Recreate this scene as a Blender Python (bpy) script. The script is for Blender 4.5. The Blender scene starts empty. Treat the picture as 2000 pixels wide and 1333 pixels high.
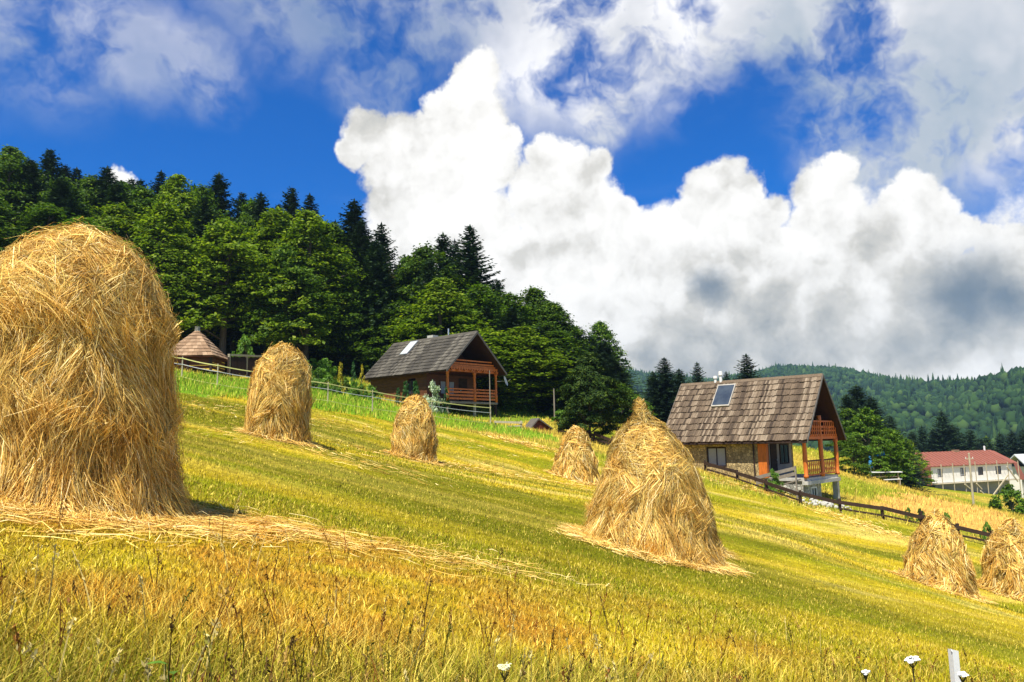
import bpy, math, random
import numpy as np
from mathutils import Matrix, Vector

R = math.radians
rng = np.random.default_rng(7)
random.seed(7)
sc = bpy.context.scene
COL = sc.collection

# ------------------------------------------------------------------ camera
EYE = 1.6
F_PX = 1550.0
PITCH, ROLL = 7.3, -1.3
cam_data = bpy.data.cameras.new('camera')
cam_data.sensor_width = 36.0
cam_data.lens = 36.0 * F_PX / 2000.0
cam_data.clip_start = 0.05
cam_data.clip_end = 20000
cam = bpy.data.objects.new('camera', cam_data)
COL.objects.link(cam)
CAM_M = (Matrix.Rotation(R(90 + PITCH), 3, 'X') @ Matrix.Rotation(R(ROLL), 3, 'Z'))
cam.matrix_world = Matrix.Translation((0, 0, EYE)) @ CAM_M.to_4x4()
sc.camera = cam

def ray(px, py):
    d = CAM_M @ Vector(((px - 1000.0) / F_PX, (666.5 - py) / F_PX, -1.0))
    return d.normalized()

def P(px, py, Y):
    """point of the place seen along that line of sight, Y metres ahead"""
    d = ray(px, py)
    t = Y / d.y
    return Vector((d.x * t, Y, EYE + d.z * t))

# ------------------------------------------------------------------ sun, sky, exposure
SUN_FROM = Vector((-0.50, -0.866, 0.0)).normalized()
SUN_EL = 64.0
sun_dir = Vector((SUN_FROM.x * math.cos(R(SUN_EL)), SUN_FROM.y * math.cos(R(SUN_EL)), math.sin(R(SUN_EL))))
sd = bpy.data.lights.new('sun', 'SUN')
sd.energy = 5.0
sd.angle = R(0.5)
sd.color = (1.0, 0.955, 0.87)
sun = bpy.data.objects.new('sun', sd)
COL.objects.link(sun)
sun.rotation_euler = (-sun_dir).to_track_quat('-Z', 'Y').to_euler()
sun.location = (-30, -20, 60)
sc.view_settings.view_transform = 'Standard'
sc.view_settings.look = 'None'
sc.view_settings.exposure = 0.75
sc.view_settings.gamma = 1.0
sc.view_settings.use_curve_mapping = False
sc.cycles.max_bounces = 8
sc.cycles.diffuse_bounces = 3
sc.cycles.glossy_bounces = 2
sc.cycles.transmission_bounces = 5
sc.cycles.volume_bounces = 0
sc.cycles.transparent_max_bounces = 8
sc.cycles.caustics_reflective = False
sc.cycles.caustics_refractive = False

class NT:
    """small helper round a node tree"""
    def __init__(self, tree):
        self.t = tree
        tree.nodes.clear()
    def n(self, kind, **kw):
        nd = self.t.nodes.new(kind)
        for k, v in kw.items():
            setattr(nd, k, v)
        return nd
    def l(self, a, b):
        self.t.links.new(a, b)
    def setin(self, nd, idx, v):
        if v is None:
            return
        if isinstance(v, bpy.types.NodeSocket):
            self.l(v, nd.inputs[idx])
        else:
            nd.inputs[idx].default_value = v
    def math(self, op, a, b=None, c=None, clamp=False):
        nd = self.n('ShaderNodeMath', operation=op, use_clamp=clamp)
        self.setin(nd, 0, a); self.setin(nd, 1, b); self.setin(nd, 2, c)
        return nd.outputs[0]
    def vmath(self, op, a, b=None, scale=None):
        nd = self.n('ShaderNodeVectorMath', operation=op)
        self.setin(nd, 0, a); self.setin(nd, 1, b)
        if scale is not None:
            self.setin(nd, 3, scale)
        return nd.outputs['Value'] if op in ('DISTANCE', 'DOT_PRODUCT', 'LENGTH') else nd.outputs['Vector']
    def noise(self, vec, scale, detail=4.0, rough=0.5, dist=0.0, out='Fac'):
        nd = self.n('ShaderNodeTexNoise')
        if vec is not None:
            self.l(vec, nd.inputs['Vector'])
        nd.inputs['Scale'].default_value = scale
        nd.inputs['Detail'].default_value = detail
        nd.inputs['Roughness'].default_value = rough
        nd.inputs['Distortion'].default_value = dist
        return nd.outputs[out]
    def ramp(self, fac, stops, interp='LINEAR'):
        nd = self.n('ShaderNodeValToRGB')
        cr = nd.color_ramp
        cr.interpolation = interp
        while len(cr.elements) < len(stops):
            cr.elements.new(0.5)
        for e, (p, c) in zip(cr.elements, stops):
            e.position = p
            e.color = (*c, 1.0) if len(c) == 3 else c
        self.setin(nd, 0, fac)
        return nd.outputs[0]
    def mix(self, fac, a, b, blend='MIX'):
        nd = self.n('ShaderNodeMix', data_type='RGBA', blend_type=blend)
        self.setin(nd, 0, fac)
        self.setin(nd, 6, a if isinstance(a, bpy.types.NodeSocket) else (*a, 1.0))
        self.setin(nd, 7, b if isinstance(b, bpy.types.NodeSocket) else (*b, 1.0))
        return nd.outputs[2]
    def remap(self, v, a, b, c=0.0, d=1.0, smooth=True):
        nd = self.n('ShaderNodeMapRange', interpolation_type='SMOOTHSTEP' if smooth else 'LINEAR')
        self.setin(nd, 0, v)
        for i, q in enumerate((a, b, c, d)):
            nd.inputs[1 + i].default_value = q
        return nd.outputs[0]

def build_world():
    w = bpy.data.worlds.new('World')
    sc.world = w
    w.use_nodes = True
    g = NT(w.node_tree)
    out = g.n('ShaderNodeOutputWorld')
    tc = g.n('ShaderNodeTexCoord')
    d = g.vmath('NORMALIZE', tc.outputs['Generated'])
    sky = g.n('ShaderNodeTexSky', sky_type='NISHITA')
    sky.sun_disc = False
    sky.sun_elevation = R(SUN_EL)
    sky.sun_rotation = math.atan2(SUN_FROM.x, SUN_FROM.y) % (2 * math.pi)
    sky.altitude = 900
    sky.air_density = 1.0
    sky.dust_density = 0.25
    sky.ozone_density = 3.0
    hs = g.n('ShaderNodeHueSaturation')
    hs.inputs['Saturation'].default_value = 1.6
    hs.inputs['Value'].default_value = 0.92
    g.l(sky.outputs[0], hs.inputs['Color'])
    skycol = g.mix(1.0, hs.outputs[0], (0.05, 0.80, 1.16), 'MULTIPLY')
    bg_sky = g.n('ShaderNodeBackground')
    g.l(skycol, bg_sky.inputs[0])
    bg_sky.inputs[1].default_value = 0.085
    sep = g.n('ShaderNodeSeparateXYZ')
    g.l(d, sep.inputs[0])
    dz = sep.outputs[2]

    # ragged directions for cauliflower edges
    def wobble(vec, amp, scale, detail, rough):
        c = g.noise(vec, scale, detail, rough, out='Color')
        v = g.vmath('SUBTRACT', c, (0.5, 0.5, 0.5))
        return g.vmath('ADD', vec, g.vmath('SCALE', v, scale=amp))
    d1 = wobble(d, 0.052, 10.0, 5.0, 0.68)
    d2 = wobble(d, 0.13, 5.0, 5.0, 0.58)

    def field(vec, blobs, power=None):
        acc = None
        for (x, y, r) in blobs:
            c = ray(x, y)
            dist = g.vmath('DISTANCE', vec, tuple(c))
            v = g.math('MULTIPLY_ADD', dist, -F_PX / r, 1.0)
            acc = v if acc is None else g.math('MAXIMUM', acc, v)
        return acc

    cumulus = [(938, 148, 46), (905, 165, 36), (872, 210, 52), (930, 225, 66), (842, 250, 46),
               (715, 262, 52), (690, 296, 36), (780, 275, 62), (850, 300, 84), (935, 300, 84), (985, 272, 36),
               (765, 335, 62), (860, 370, 84), (770, 390, 50), (905, 460, 130), (800, 440, 90), (770, 500, 80),
               (1058, 306, 40), (1105, 330, 56), (1160, 322, 40), (1060, 385, 86), (1150, 400, 78), (1210, 430, 52),
               (1250, 452, 34), (1130, 500, 150),
               (1412, 348, 46), (1380, 378, 58), (1452, 372, 46), (1342, 424, 46), (1432, 450, 96), (1500, 420, 50),
               (1310, 500, 110), (1440, 560, 160), (1526, 480, 46),
               (1592, 372, 48), (1625, 430, 76), (1592, 470, 52), (1700, 478, 80), (1620, 560, 150), (1640, 340, 36),
               (1790, 372, 42), (1757, 392, 38), (1832, 402, 42), (1800, 460, 74), (1868, 455, 44), (1940, 480, 40),
               (1990, 500, 70), (1780, 600, 150), (1930, 610, 150), (1000, 640, 200), (1200, 660, 200), (1400, 690, 170),
               (1600, 700, 170), (1800, 720, 170), (2000, 720, 190), (860, 620, 160),
               (240, 350, 26), (222, 362, 24), (140, 358, 15),
               (2200, 620, 260), (2500, 640, 300), (-400, 640, 220), (-900, 600, 260)]
    fc = field(d1, cumulus)
    # the same bank goes on round the rest of the horizon
    ring = g.math('SUBTRACT', g.noise(d, 3.1, 5.0, 0.55), g.math('MULTIPLY_ADD', dz, 1.1, 0.46))
    back = g.remap(sep.outputs[1], 0.1, -0.25)
    ring = g.math('SUBTRACT', g.math('MULTIPLY', g.math('MULTIPLY', ring, 5.0), back), g.math('SUBTRACT', 1.0, back))
    fc = g.math('MAXIMUM', fc, ring)
    fine = g.noise(d, 30.0, 4.0, 0.65)
    fc = g.math('ADD', fc, g.math('MULTIPLY', g.math('SUBTRACT', fine, 0.5), 0.55))
    a_c = g.remap(fc, -0.06, 0.24)
    inner = g.remap(fc, 0.0, 0.75)

    # brightness inside the cumulus: billows, grey undersides
    # relief of the billows: density here against density a little nearer the sun
    e0 = g.noise(d1, 11.0, 4.0, 0.55)
    e1 = g.noise(g.vmath('ADD', d1, (-0.016, -0.012, 0.020)), 11.0, 4.0, 0.55)
    relief = g.remap(g.math('SUBTRACT', e1, e0), -0.14, 0.18, -0.18, 0.44, False)
    big = g.noise(d1, 6.0, 4.0, 0.62)
    # grey undersides of the bank: measured from real patches in the cloud
    sh = [(1390, 570, 80), (1880, 590, 150), (1500, 610, 80), (1640, 610, 100), (1330, 710, 170),
          (1560, 690, 130), (1800, 670, 110), (730, 385, 60), (1720, 430, 60), (1980, 560, 90)]
    fs = g.remap(field(d2, sh), -0.25, 1.0)
    deep = g.remap(field(d1, [(1388, 562, 46), (1890, 572, 90), (1960, 588, 55)]), -0.2, 0.9)
    shade = g.math('ADD', g.math('MULTIPLY', fs, 0.62), g.math('MULTIPLY', g.remap(big, 0.48, 0.72), 0.20))
    shade = g.math('ADD', shade, relief, clamp=True)
    ccol = g.ramp(shade, [(0.0, (1.08, 1.06, 1.02)), (0.20, (0.96, 0.94, 0.90)), (0.45, (0.72, 0.70, 0.65)), (0.75, (0.52, 0.52, 0.495)), (1.0, (0.36, 0.38, 0.385))])
    ccol = g.mix(g.math('MULTIPLY', deep, 0.75), ccol, (0.085, 0.15, 0.23))

    # high soft cloud in sheets
    top = [(1120, 40, 230), (1010, 90, 150), (1280, 60, 190), (1000, -20, 200), (1200, 170, 110), (1190, 240, 60), (1400, 20, 150), (1700, 60, 190), (1800, 150, 230),
           (1680, 250, 140), (1900, 60, 230), (1760, 300, 110), (1960, 190, 140), (1620, 120, 90), (1560, 20, 150), (1700, 360, 80),
           (700, -40, 190), (110, 40, 170), (270, 110, 120), (560, 10, 130), (720, 150, 100), (390, 150, 90), (30, -60, 200), (830, 50, 110)]
    ft = g.remap(field(d2, top), -0.28, 0.70)
    soft = g.noise(d2, 7.0, 5.0, 0.62)
    elsewhere = g.math('MULTIPLY', g.remap(g.noise(d, 2.4, 4.0, 0.5), 0.46, 0.68), back)
    ft = g.math('MAXIMUM', ft, elsewhere)
    a_t = g.math('MULTIPLY', ft, g.remap(soft, 0.36, 0.58, 0.03, 1.2), clamp=True)
    # thinner to the west (left)
    west = g.remap(sep.outputs[0], -0.15, 0.08, 0.52, 0.97)
    a_t = g.math('MULTIPLY', a_t, west)
    tcol = g.ramp(g.noise(d2, 5.0, 4.0, 0.6), [(0.30, (0.32, 0.41, 0.50)), (0.46, (0.49, 0.54, 0.60)), (0.58, (0.70, 0.71, 0.74)), (0.72, (0.98, 0.97, 0.97))])
    # faint veil low in the west
    veil = g.math('MULTIPLY', g.remap(g.noise(g.vmath('MULTIPLY', d, (2.0, 2.0, 9.0)), 2.2, 4.0, 0.6, 0.0), 0.47, 0.72), g.remap(dz, 0.34, 0.12, 0.0, 0.42))

    bg_t = g.n('ShaderNodeBackground'); g.l(tcol, bg_t.inputs[0]); bg_t.inputs[1].default_value = 0.68
    bg_c = g.n('ShaderNodeBackground'); g.l(ccol, bg_c.inputs[0]); bg_c.inputs[1].default_value = 0.62
    bg_v = g.n('ShaderNodeBackground'); bg_v.inputs[0].default_value = (0.62, 0.72, 0.90, 1); bg_v.inputs[1].default_value = 0.6
    m0 = g.n('ShaderNodeMixShader'); g.l(veil, m0.inputs[0]); g.l(bg_sky.outputs[0], m0.inputs[1]); g.l(bg_v.outputs[0], m0.inputs[2])
    m1 = g.n('ShaderNodeMixShader'); g.l(a_t, m1.inputs[0]); g.l(m0.outputs[0], m1.inputs[1]); g.l(bg_t.outputs[0], m1.inputs[2])
    m2 = g.n('ShaderNodeMixShader'); g.l(a_c, m2.inputs[0]); g.l(m1.outputs[0], m2.inputs[1]); g.l(bg_c.outputs[0], m2.inputs[2])
    g.l(m2.outputs[0], out.inputs[0])
    w.cycles.sampling_method = 'NONE'
    w.cycles.sample_map_resolution = 512
build_world()

# ------------------------------------------------------------------ mesh helpers
def tag(o, label=None, cat=None, group=None, kind=None):
    if label: o['label'] = label
    if cat: o['category'] = cat
    if group: o['group'] = group
    if kind: o['kind'] = kind
    return o

def link(name, me, parent=None, mat=None):
    o = bpy.data.objects.new(name, me)
    COL.objects.link(o)
    if mat is not None and me is not None and not me.materials:
        me.materials.append(mat)
    if parent is not None:
        o.parent = parent
    return o

def empty(name, loc, rz=0.0):
    o = bpy.data.objects.new(name, None)
    o.empty_display_size = 0.3
    COL.objects.link(o)
    o.location = loc
    o.rotation_euler = (0, 0, rz)
    return o

def mesh_np(name, v, faces, cols=None, smooth=False):
    """faces: list of int arrays, each (n, k)"""
    me = bpy.data.meshes.new(name)
    v = np.asarray(v, dtype=np.float32)
    if not isinstance(faces, (list, tuple)):
        faces = [faces]
    faces = [np.asarray(f, dtype=np.int32) for f in faces if len(f)]
    nl = sum(f.size for f in faces)
    npoly = sum(len(f) for f in faces)
    me.vertices.add(len(v)); me.loops.add(nl); me.polygons.add(npoly)
    me.vertices.foreach_set('co', v.ravel())
    me.loops.foreach_set('vertex_index', np.concatenate([f.ravel() for f in faces]))
    starts, s = [], 0
    for f in faces:
        starts.append(s + np.arange(len(f)) * f.shape[1]); s += f.size
    me.polygons.foreach_set('loop_start', np.concatenate(starts).astype(np.int32))
    if smooth:
        me.polygons.foreach_set('use_smooth', np.ones(npoly, dtype=bool))
    if cols is not None:
        a = me.color_attributes.new('Col', 'FLOAT_COLOR', 'POINT')
        c = np.ones((len(v), 4), dtype=np.float32)
        c[:, :3] = cols
        a.data.foreach_set('color', c.ravel())
    me.update(calc_edges=True)
    me.validate()
    return me

class MB:
    """collects boxes, bars, tubes and polygons into one mesh"""
    def __init__(self):
        self.v = []; self.f = []
    def add(self, vs, fs):
        n = len(self.v)
        self.v += [tuple(p) for p in vs]
        self.f += [tuple(i + n for i in f) for f in fs]
        return self
    def box(self, x0, x1, y0, y1, z0, z1):
        vs = [(x, y, z) for z in (z0, z1) for y in (y0, y1) for x in (x0, x1)]
        return self.add(vs, [(0, 2, 3, 1), (4, 5, 7, 6), (0, 1, 5, 4), (2, 6, 7, 3), (0, 4, 6, 2), (1, 3, 7, 5)])
    def beam(self, a, b, w, h, up=(0, 0, 1)):
        a = Vector(a); b = Vector(b); d = (b - a).normalized()
        s = d.cross(Vector(up))
        if s.length < 1e-4:
            s = d.cross(Vector((1, 0, 0)))
        s.normalize(); u = s.cross(d)
        vs = []
        for p in (a, b):
            for (i, j) in ((-1, -1), (1, -1), (1, 1), (-1, 1)):
                vs.append(p + s * (i * w / 2) + u * (j * h / 2))
        return self.add(vs, [(0, 1, 2, 3), (7, 6, 5, 4), (0, 4, 5, 1), (1, 5, 6, 2), (2, 6, 7, 3), (3, 7, 4, 0)])
    def tube(self, pts, radii, n=8):
        pts = [Vector(p) for p in pts]
        rings = []
        base = len(self.v)
        for i, p in enumerate(pts):
            d = (pts[min(i + 1, len(pts) - 1)] - pts[max(i - 1, 0)]).normalized()
            s = d.cross(Vector((0.3, 0.9, 0.1)))
            if s.length < 1e-3:
                s = d.cross(Vector((1, 0, 0)))
            s.normalize(); u = s.cross(d)
            for k in range(n):
                a = 2 * math.pi * k / n
                self.v.append(tuple(p + (s * math.cos(a) + u * math.sin(a)) * radii[i]))
        for i in range(len(pts) - 1):
            for k in range(n):
                a = base + i * n + k; b = base + i * n + (k + 1) % n
                self.f.append((a, b, b + n, a + n))
        self.f.append(tuple(base + k for k in reversed(range(n))))
        self.f.append(tuple(base + (len(pts) - 1) * n + k for k in range(n)))
        return self
    def prism(self, poly, axis, t0, t1):
        """poly: 2D outline; axis 'y' puts it in x-z, 'x' in y-z"""
        n = len(poly)
        def q(p, t):
            return (p[0], t, p[1]) if axis == 'y' else (t, p[0], p[1])
        vs = [q(p, t0) for p in poly] + [q(p, t1) for p in poly]
        fs = [tuple(range(n)), tuple(reversed(range(n, 2 * n)))]
        fs += [(i, i + n, (i + 1) % n + n, (i + 1) % n) for i in range(n)]
        return self.add(vs, fs)
    def build(self, name, mat, parent=None, smooth=False):
        me = bpy.data.meshes.new(name)
        me.from_pydata(self.v, [], self.f)
        if smooth:
            for p in me.polygons:
                p.use_smooth = True
        me.update()
        return link(name, me, parent, mat)

def hash2(ix, iy, seed):
    h = (ix * 374761393 + iy * 668265263 + seed * 1442695041) & 0xFFFFFFFF
    h = ((h ^ (h >> 13)) * 1274126177) & 0xFFFFFFFF
    h = h ^ (h >> 16)
    return (h & 0xFFFFFF) / float(0xFFFFFF)

def vnoise(x, y, seed=0):
    x = np.asarray(x, dtype=np.float64); y = np.asarray(y, dtype=np.float64)
    ix = np.floor(x).astype(np.int64); iy = np.floor(y).astype(np.int64)
    fx = x - ix; fy = y - iy
    ux = fx * fx * (3 - 2 * fx); uy = fy * fy * (3 - 2 * fy)
    a = hash2(ix, iy, seed); b = hash2(ix + 1, iy, seed); c = hash2(ix, iy + 1, seed); d = hash2(ix + 1, iy + 1, seed)
    return (a * (1 - ux) + b * ux) * (1 - uy) + (c * (1 - ux) + d * ux) * uy

def fbm(x, y, seed=0, octs=4, gain=0.5):
    s = 0; a = 1.0; t = 0
    for o in range(octs):
        s = s + a * vnoise(np.asarray(x) * 2 ** o, np.asarray(y) * 2 ** o, seed + o * 17)
        t += a; a *= gain
    return s / t

def sstep(a, b, x):
    t = np.clip((np.asarray(x) - a) / (b - a), 0, 1)
    return t * t * (3 - 2 * t)

# ------------------------------------------------------------------ materials
def material(name):
    m = bpy.data.materials.new(name)
    m.use_nodes = True
    return m, NT(m.node_tree)

def finish(g, color, rough=0.8, spec=0.3, bump=None, bump_d=0.02, bump_s=0.6, trans=0.0, metallic=0.0, transcol=None):
    out = g.n('ShaderNodeOutputMaterial')
    b = g.n('ShaderNodeBsdfPrincipled')
    if isinstance(color, bpy.types.NodeSocket):
        g.l(color, b.inputs['Base Color'])
    else:
        b.inputs['Base Color'].default_value = (*color, 1)
    g.setin(b, 'Roughness', rough)
    b.inputs['Specular IOR Level'].default_value = spec
    b.inputs['Metallic'].default_value = metallic
    if bump is not None:
        bn = g.n('ShaderNodeBump')
        bn.inputs['Strength'].default_value = bump_s
        bn.inputs['Distance'].default_value = bump_d
        g.l(bump, bn.inputs['Height'])
        g.l(bn.outputs[0], b.inputs['Normal'])
    sh = b.outputs[0]
    if trans > 0:
        t = g.n('ShaderNodeBsdfTranslucent')
        tcol = transcol if transcol is not None else color
        if isinstance(tcol, bpy.types.NodeSocket):
            g.l(tcol, t.inputs[0])
        else:
            t.inputs[0].default_value = (*tcol, 1)
        m = g.n('ShaderNodeMixShader')
        m.inputs[0].default_value = trans
        g.l(sh, m.inputs[1]); g.l(t.outputs[0], m.inputs[2])
        sh = m.outputs[0]
    g.l(sh, out.inputs[0])

def mat_plain(name, col, rough=0.7, spec=0.3, var=0.25, scale=3.0, metallic=0.0, stretch=(1, 1, 1)):
    m, g = material(name)
    tc = g.n('ShaderNodeTexCoord')
    v = g.vmath('MULTIPLY', tc.outputs['Object'], stretch)
    n = g.noise(v, scale, 6, 0.65)
    dark = tuple(c * (1 - var) for c in col); light = tuple(min(1, c * (1 + var)) for c in col)
    c = g.ramp(n, [(0.3, dark), (0.7, light)])
    finish(g, c, rough, spec, bump=n, bump_d=0.01, metallic=metallic)
    return m

def mat_wood(name, col, var=0.4, rough=0.65, axis=(1, 1, 1), scale=6.0):
    m, g = material(name)
    tc = g.n('ShaderNodeTexCoord')
    geo = g.n('ShaderNodeNewGeometry')
    oi = g.n('ShaderNodeObjectInfo')
    v = g.vmath('ADD', g.vmath('MULTIPLY', tc.outputs['Object'], axis), g.vmath('SCALE', (7.3, 3.1, 5.7), scale=oi.outputs['Random']))
    n = g.noise(v, scale, 7, 0.65, 0.3)
    dark = tuple(c * (1 - var) for c in col); light = tuple(min(1, c * (1 + var * 0.8)) for c in col)
    c = g.ramp(n, [(0.28, dark), (0.55, col), (0.75, light)])
    isl = g.remap(geo.outputs['Random Per Island'], 0, 1, 0.72, 1.15, False)
    c = g.mix(1.0, c, g.n('ShaderNodeCombineColor').outputs[0], 'MULTIPLY') if False else g.vmath('SCALE', c, scale=isl)
    finish(g, c, rough, 0.3, bump=n, bump_d=0.01, bump_s=0.5)
    return m

def mat_leaf(name, stops, trans=0.3, rough=0.55, spec=0.25, obvar=0.25):
    m, g = material(name)
    geo = g.n('ShaderNodeNewGeometry')
    oi = g.n('ShaderNodeObjectInfo')
    c = g.ramp(geo.outputs['Random Per Island'], stops)
    sc_ = g.remap(oi.outputs['Random'], 0, 1, 1 - obvar, 1 + obvar, False)
    c = g.vmath('SCALE', c, scale=sc_)
    tcol = g.vmath('MULTIPLY', c, (1.5, 1.6, 0.7))
    finish(g, c, rough, spec, trans=trans, transcol=tcol)
    return m

def mat_attr(name, var=0.35, trans=0.0, rough=0.75, spec=0.15, island=True, fine=None, upn=0.0):
    m, g = material(name)
    at = g.n('ShaderNodeAttribute'); at.attribute_name = 'Col'
    geo = g.n('ShaderNodeNewGeometry')
    c = at.outputs['Color']
    bump = None
    if island:
        c = g.vmath('SCALE', c, scale=g.remap(geo.outputs['Random Per Island'], 0, 1, 1 - var, 1 + var, False))
    if fine:
        n1 = g.noise(geo.outputs['Position'], fine, 6, 0.7)
        v2 = g.vmath('MULTIPLY', geo.outputs['Position'], (0.5, 2.0, 1.0))
        n2 = g.noise(v2, 1.3, 5, 0.65)
        k = g.math('MULTIPLY', g.remap(n1, 0.25, 0.75, 0.55, 1.35), g.remap(n2, 0.3, 0.7, 0.75, 1.22))
        c = g.vmath('SCALE', c, scale=k)
        bump = n1
    finish(g, c, rough, spec, trans=trans, bump=bump, bump_d=0.06, bump_s=0.8)
    if upn:
        b = [n for n in g.t.nodes if n.type == 'BSDF_PRINCIPLED'][0]
        g.l(g.vmath('NORMALIZE', g.vmath('ADD', geo.outputs['Normal'], (0, 0, upn))), b.inputs['Normal'])
    return m

M = {}
M['ground'] = mat_attr('meadow ground', island=False, fine=9.0, rough=0.95, spec=0.05)
M['blade'] = mat_attr('grass blade', var=0.45, trans=0.30, rough=0.7, spec=0.06, upn=1.2)
M['dry'] = mat_attr('dry stem', var=0.4, trans=0.1, rough=0.7)
def mat_hay(name, k=1.0):
    m, g = material(name)
    geo = g.n('ShaderNodeNewGeometry')
    tc = g.n('ShaderNodeTexCoord')
    s = lambda c: tuple(x * k for x in c)
    c = g.ramp(geo.outputs['Random Per Island'], [(0.0, s((0.24, 0.125, 0.020))), (0.10, s((0.46, 0.275, 0.055))), (0.34, s((0.68, 0.46, 0.115))),
                                                 (0.60, s((0.82, 0.61, 0.20))), (0.74, s((0.62, 0.51, 0.13))), (0.90, s((0.92, 0.76, 0.36))), (1.0, s((0.95, 0.84, 0.50)))])
    n = g.noise(tc.outputs['Object'], 2.2, 4, 0.6)
    c = g.mix(g.remap(n, 0.42, 0.7, 0.0, 0.5), c, g.vmath('MULTIPLY', c, (0.94, 0.74, 0.45)))
    at = g.n('ShaderNodeAttribute'); at.attribute_name = 'Col'
    n3 = g.noise(tc.outputs['Object'], 1.0, 5, 0.65)
    c = g.mix(g.remap(n3, 0.50, 0.68, 0.0, 0.7), c, g.vmath('MULTIPLY', c, (0.68, 0.58, 0.44)))
    c = g.mix(1.0, c, at.outputs['Color'], 'MULTIPLY')
    c = g.vmath('MULTIPLY', c, (1.14, 1.06, 0.90))
    finish(g, c, 0.6, 0.14, trans=0.12)
    return m
M['hay'] = mat_hay('hay straw')
M['hay_brown'] = mat_hay('darker browner hay straw', 0.74)  # whole ramp scaled darker, to set the rear stack apart
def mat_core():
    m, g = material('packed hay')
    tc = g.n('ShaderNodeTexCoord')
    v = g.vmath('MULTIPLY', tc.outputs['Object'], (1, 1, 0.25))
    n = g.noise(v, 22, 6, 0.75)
    c = g.ramp(n, [(0.3, (0.035, 0.018, 0.004)), (0.5, (0.11, 0.065, 0.016)), (0.72, (0.26, 0.165, 0.05))])  # crevice shade between the wisps is put into this dark colour
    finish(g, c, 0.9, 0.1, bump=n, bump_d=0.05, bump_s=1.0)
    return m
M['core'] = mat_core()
M['bark'] = mat_wood('bark', (0.13, 0.105, 0.08), 0.45, 0.9, (1, 1, 0.3), 8)
M['bark_dark'] = mat_wood('dark bark', (0.06, 0.045, 0.035), 0.4, 0.9, (1, 1, 0.3), 8)
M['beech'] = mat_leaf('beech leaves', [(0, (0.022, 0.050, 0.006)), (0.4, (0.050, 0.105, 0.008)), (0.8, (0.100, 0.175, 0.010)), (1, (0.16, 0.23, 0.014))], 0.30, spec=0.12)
M['beech_lit'] = mat_leaf('bright sunlit beech leaves', [(0, (0.035, 0.070, 0.005)), (0.4, (0.10, 0.17, 0.007)), (0.8, (0.18, 0.26, 0.010)), (1, (0.27, 0.33, 0.018))], 0.36, spec=0.12)  # same beech leaves, sunshine at the forest edge put into the colour
M['fir'] = mat_leaf('fir needles', [(0, (0.008, 0.022, 0.010)), (0.5, (0.020, 0.045, 0.018)), (0.9, (0.040, 0.075, 0.022)), (1, (0.055, 0.095, 0.030))], 0.10)
M['larch'] = mat_leaf('browned needles', [(0, (0.05, 0.045, 0.012)), (0.5, (0.085, 0.075, 0.02)), (1, (0.15, 0.12, 0.035))], 0.12)
M['pine'] = mat_leaf('pine needles', [(0, (0.012, 0.032, 0.006)), (0.5, (0.030, 0.062, 0.010)), (0.9, (0.075, 0.12, 0.014)), (1, (0.12, 0.165, 0.02))], 0.12, spec=0.1)
M['thuja'] = mat_leaf('thuja scales', [(0, (0.015, 0.06, 0.012)), (0.6, (0.035, 0.12, 0.02)), (1, (0.07, 0.18, 0.03))], 0.12)
M['gold'] = mat_leaf('golden thuja scales', [(0, (0.25, 0.21, 0.008)), (0.6, (0.45, 0.37, 0.012)), (1, (0.6, 0.5, 0.03))], 0.15, obvar=0.1)
M['pale'] = mat_leaf('variegated leaves', [(0, (0.10, 0.20, 0.05)), (0.35, (0.42, 0.5, 0.28)), (1, (0.72, 0.75, 0.6))], 0.2, obvar=0.05)
M['shrub'] = mat_leaf('shrub leaves', [(0, (0.05, 0.11, 0.010)), (0.5, (0.10, 0.21, 0.016)), (1, (0.19, 0.32, 0.03))], 0.3)
M['far'] = mat_leaf('distant foliage', [(0, (0.008, 0.022, 0.008)), (0.5, (0.017, 0.040, 0.011)), (0.9, (0.030, 0.062, 0.013)), (1, (0.05, 0.085, 0.018))], 0.0, 0.9, 0.05)

# ------------------------------------------------------------------ terrain
ctrl = []
for X in (-30, -15, -8, -3, 3, 8, 14, 22):
    for Y in (-15, -4, 3, 8, 14, 20):
        ctrl.append((X, Y, -0.25 * X))
def cp(px, py, Y):
    p = P(px, py, Y); ctrl.append((p.x, p.y, p.z))
for a in [(545, 855, 23), (810, 897, 31), (1125, 937, 38), (1840, 1152, 28), (1965, 1152, 30), (1275, 1095, 15), (165, 990, 8.5),
          (640, 865, 28), (950, 900, 36), (1500, 1040, 26), (1400, 930, 50), (1600, 990, 46), (1750, 1014, 44), (1900, 1058, 42), (2050, 1095, 40),
          (420, 758, 45), (340, 742, 44), (100, 700, 44), (-150, 640, 44), (725, 802, 50), (600, 780, 47), (860, 818, 54),
          (960, 826, 60), (1000, 800, 70), (735, 768, 68), (850, 800, 62),
          (1645, 986, 49.5), (1500, 952, 49), (1390, 915, 58), (1680, 940, 65), (1790, 972, 80), (1900, 990, 95), (2020, 1012, 100),
          (1800, 950, 116), (1990, 972, 122), (1700, 912, 82), (1650, 912, 74), (480, 705, 72), (620, 708, 78), (330, 690, 70), (400, 728, 58), (700, 726, 82),
          (1080, 806, 72), (1150, 858, 55), (1200, 850, 62), (1230, 815, 88), (1330, 850, 90), (1060, 840, 60), (1250, 870, 62), (2120, 1040, 60), (1320, 900, 55)]:
    cp(*a)
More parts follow.
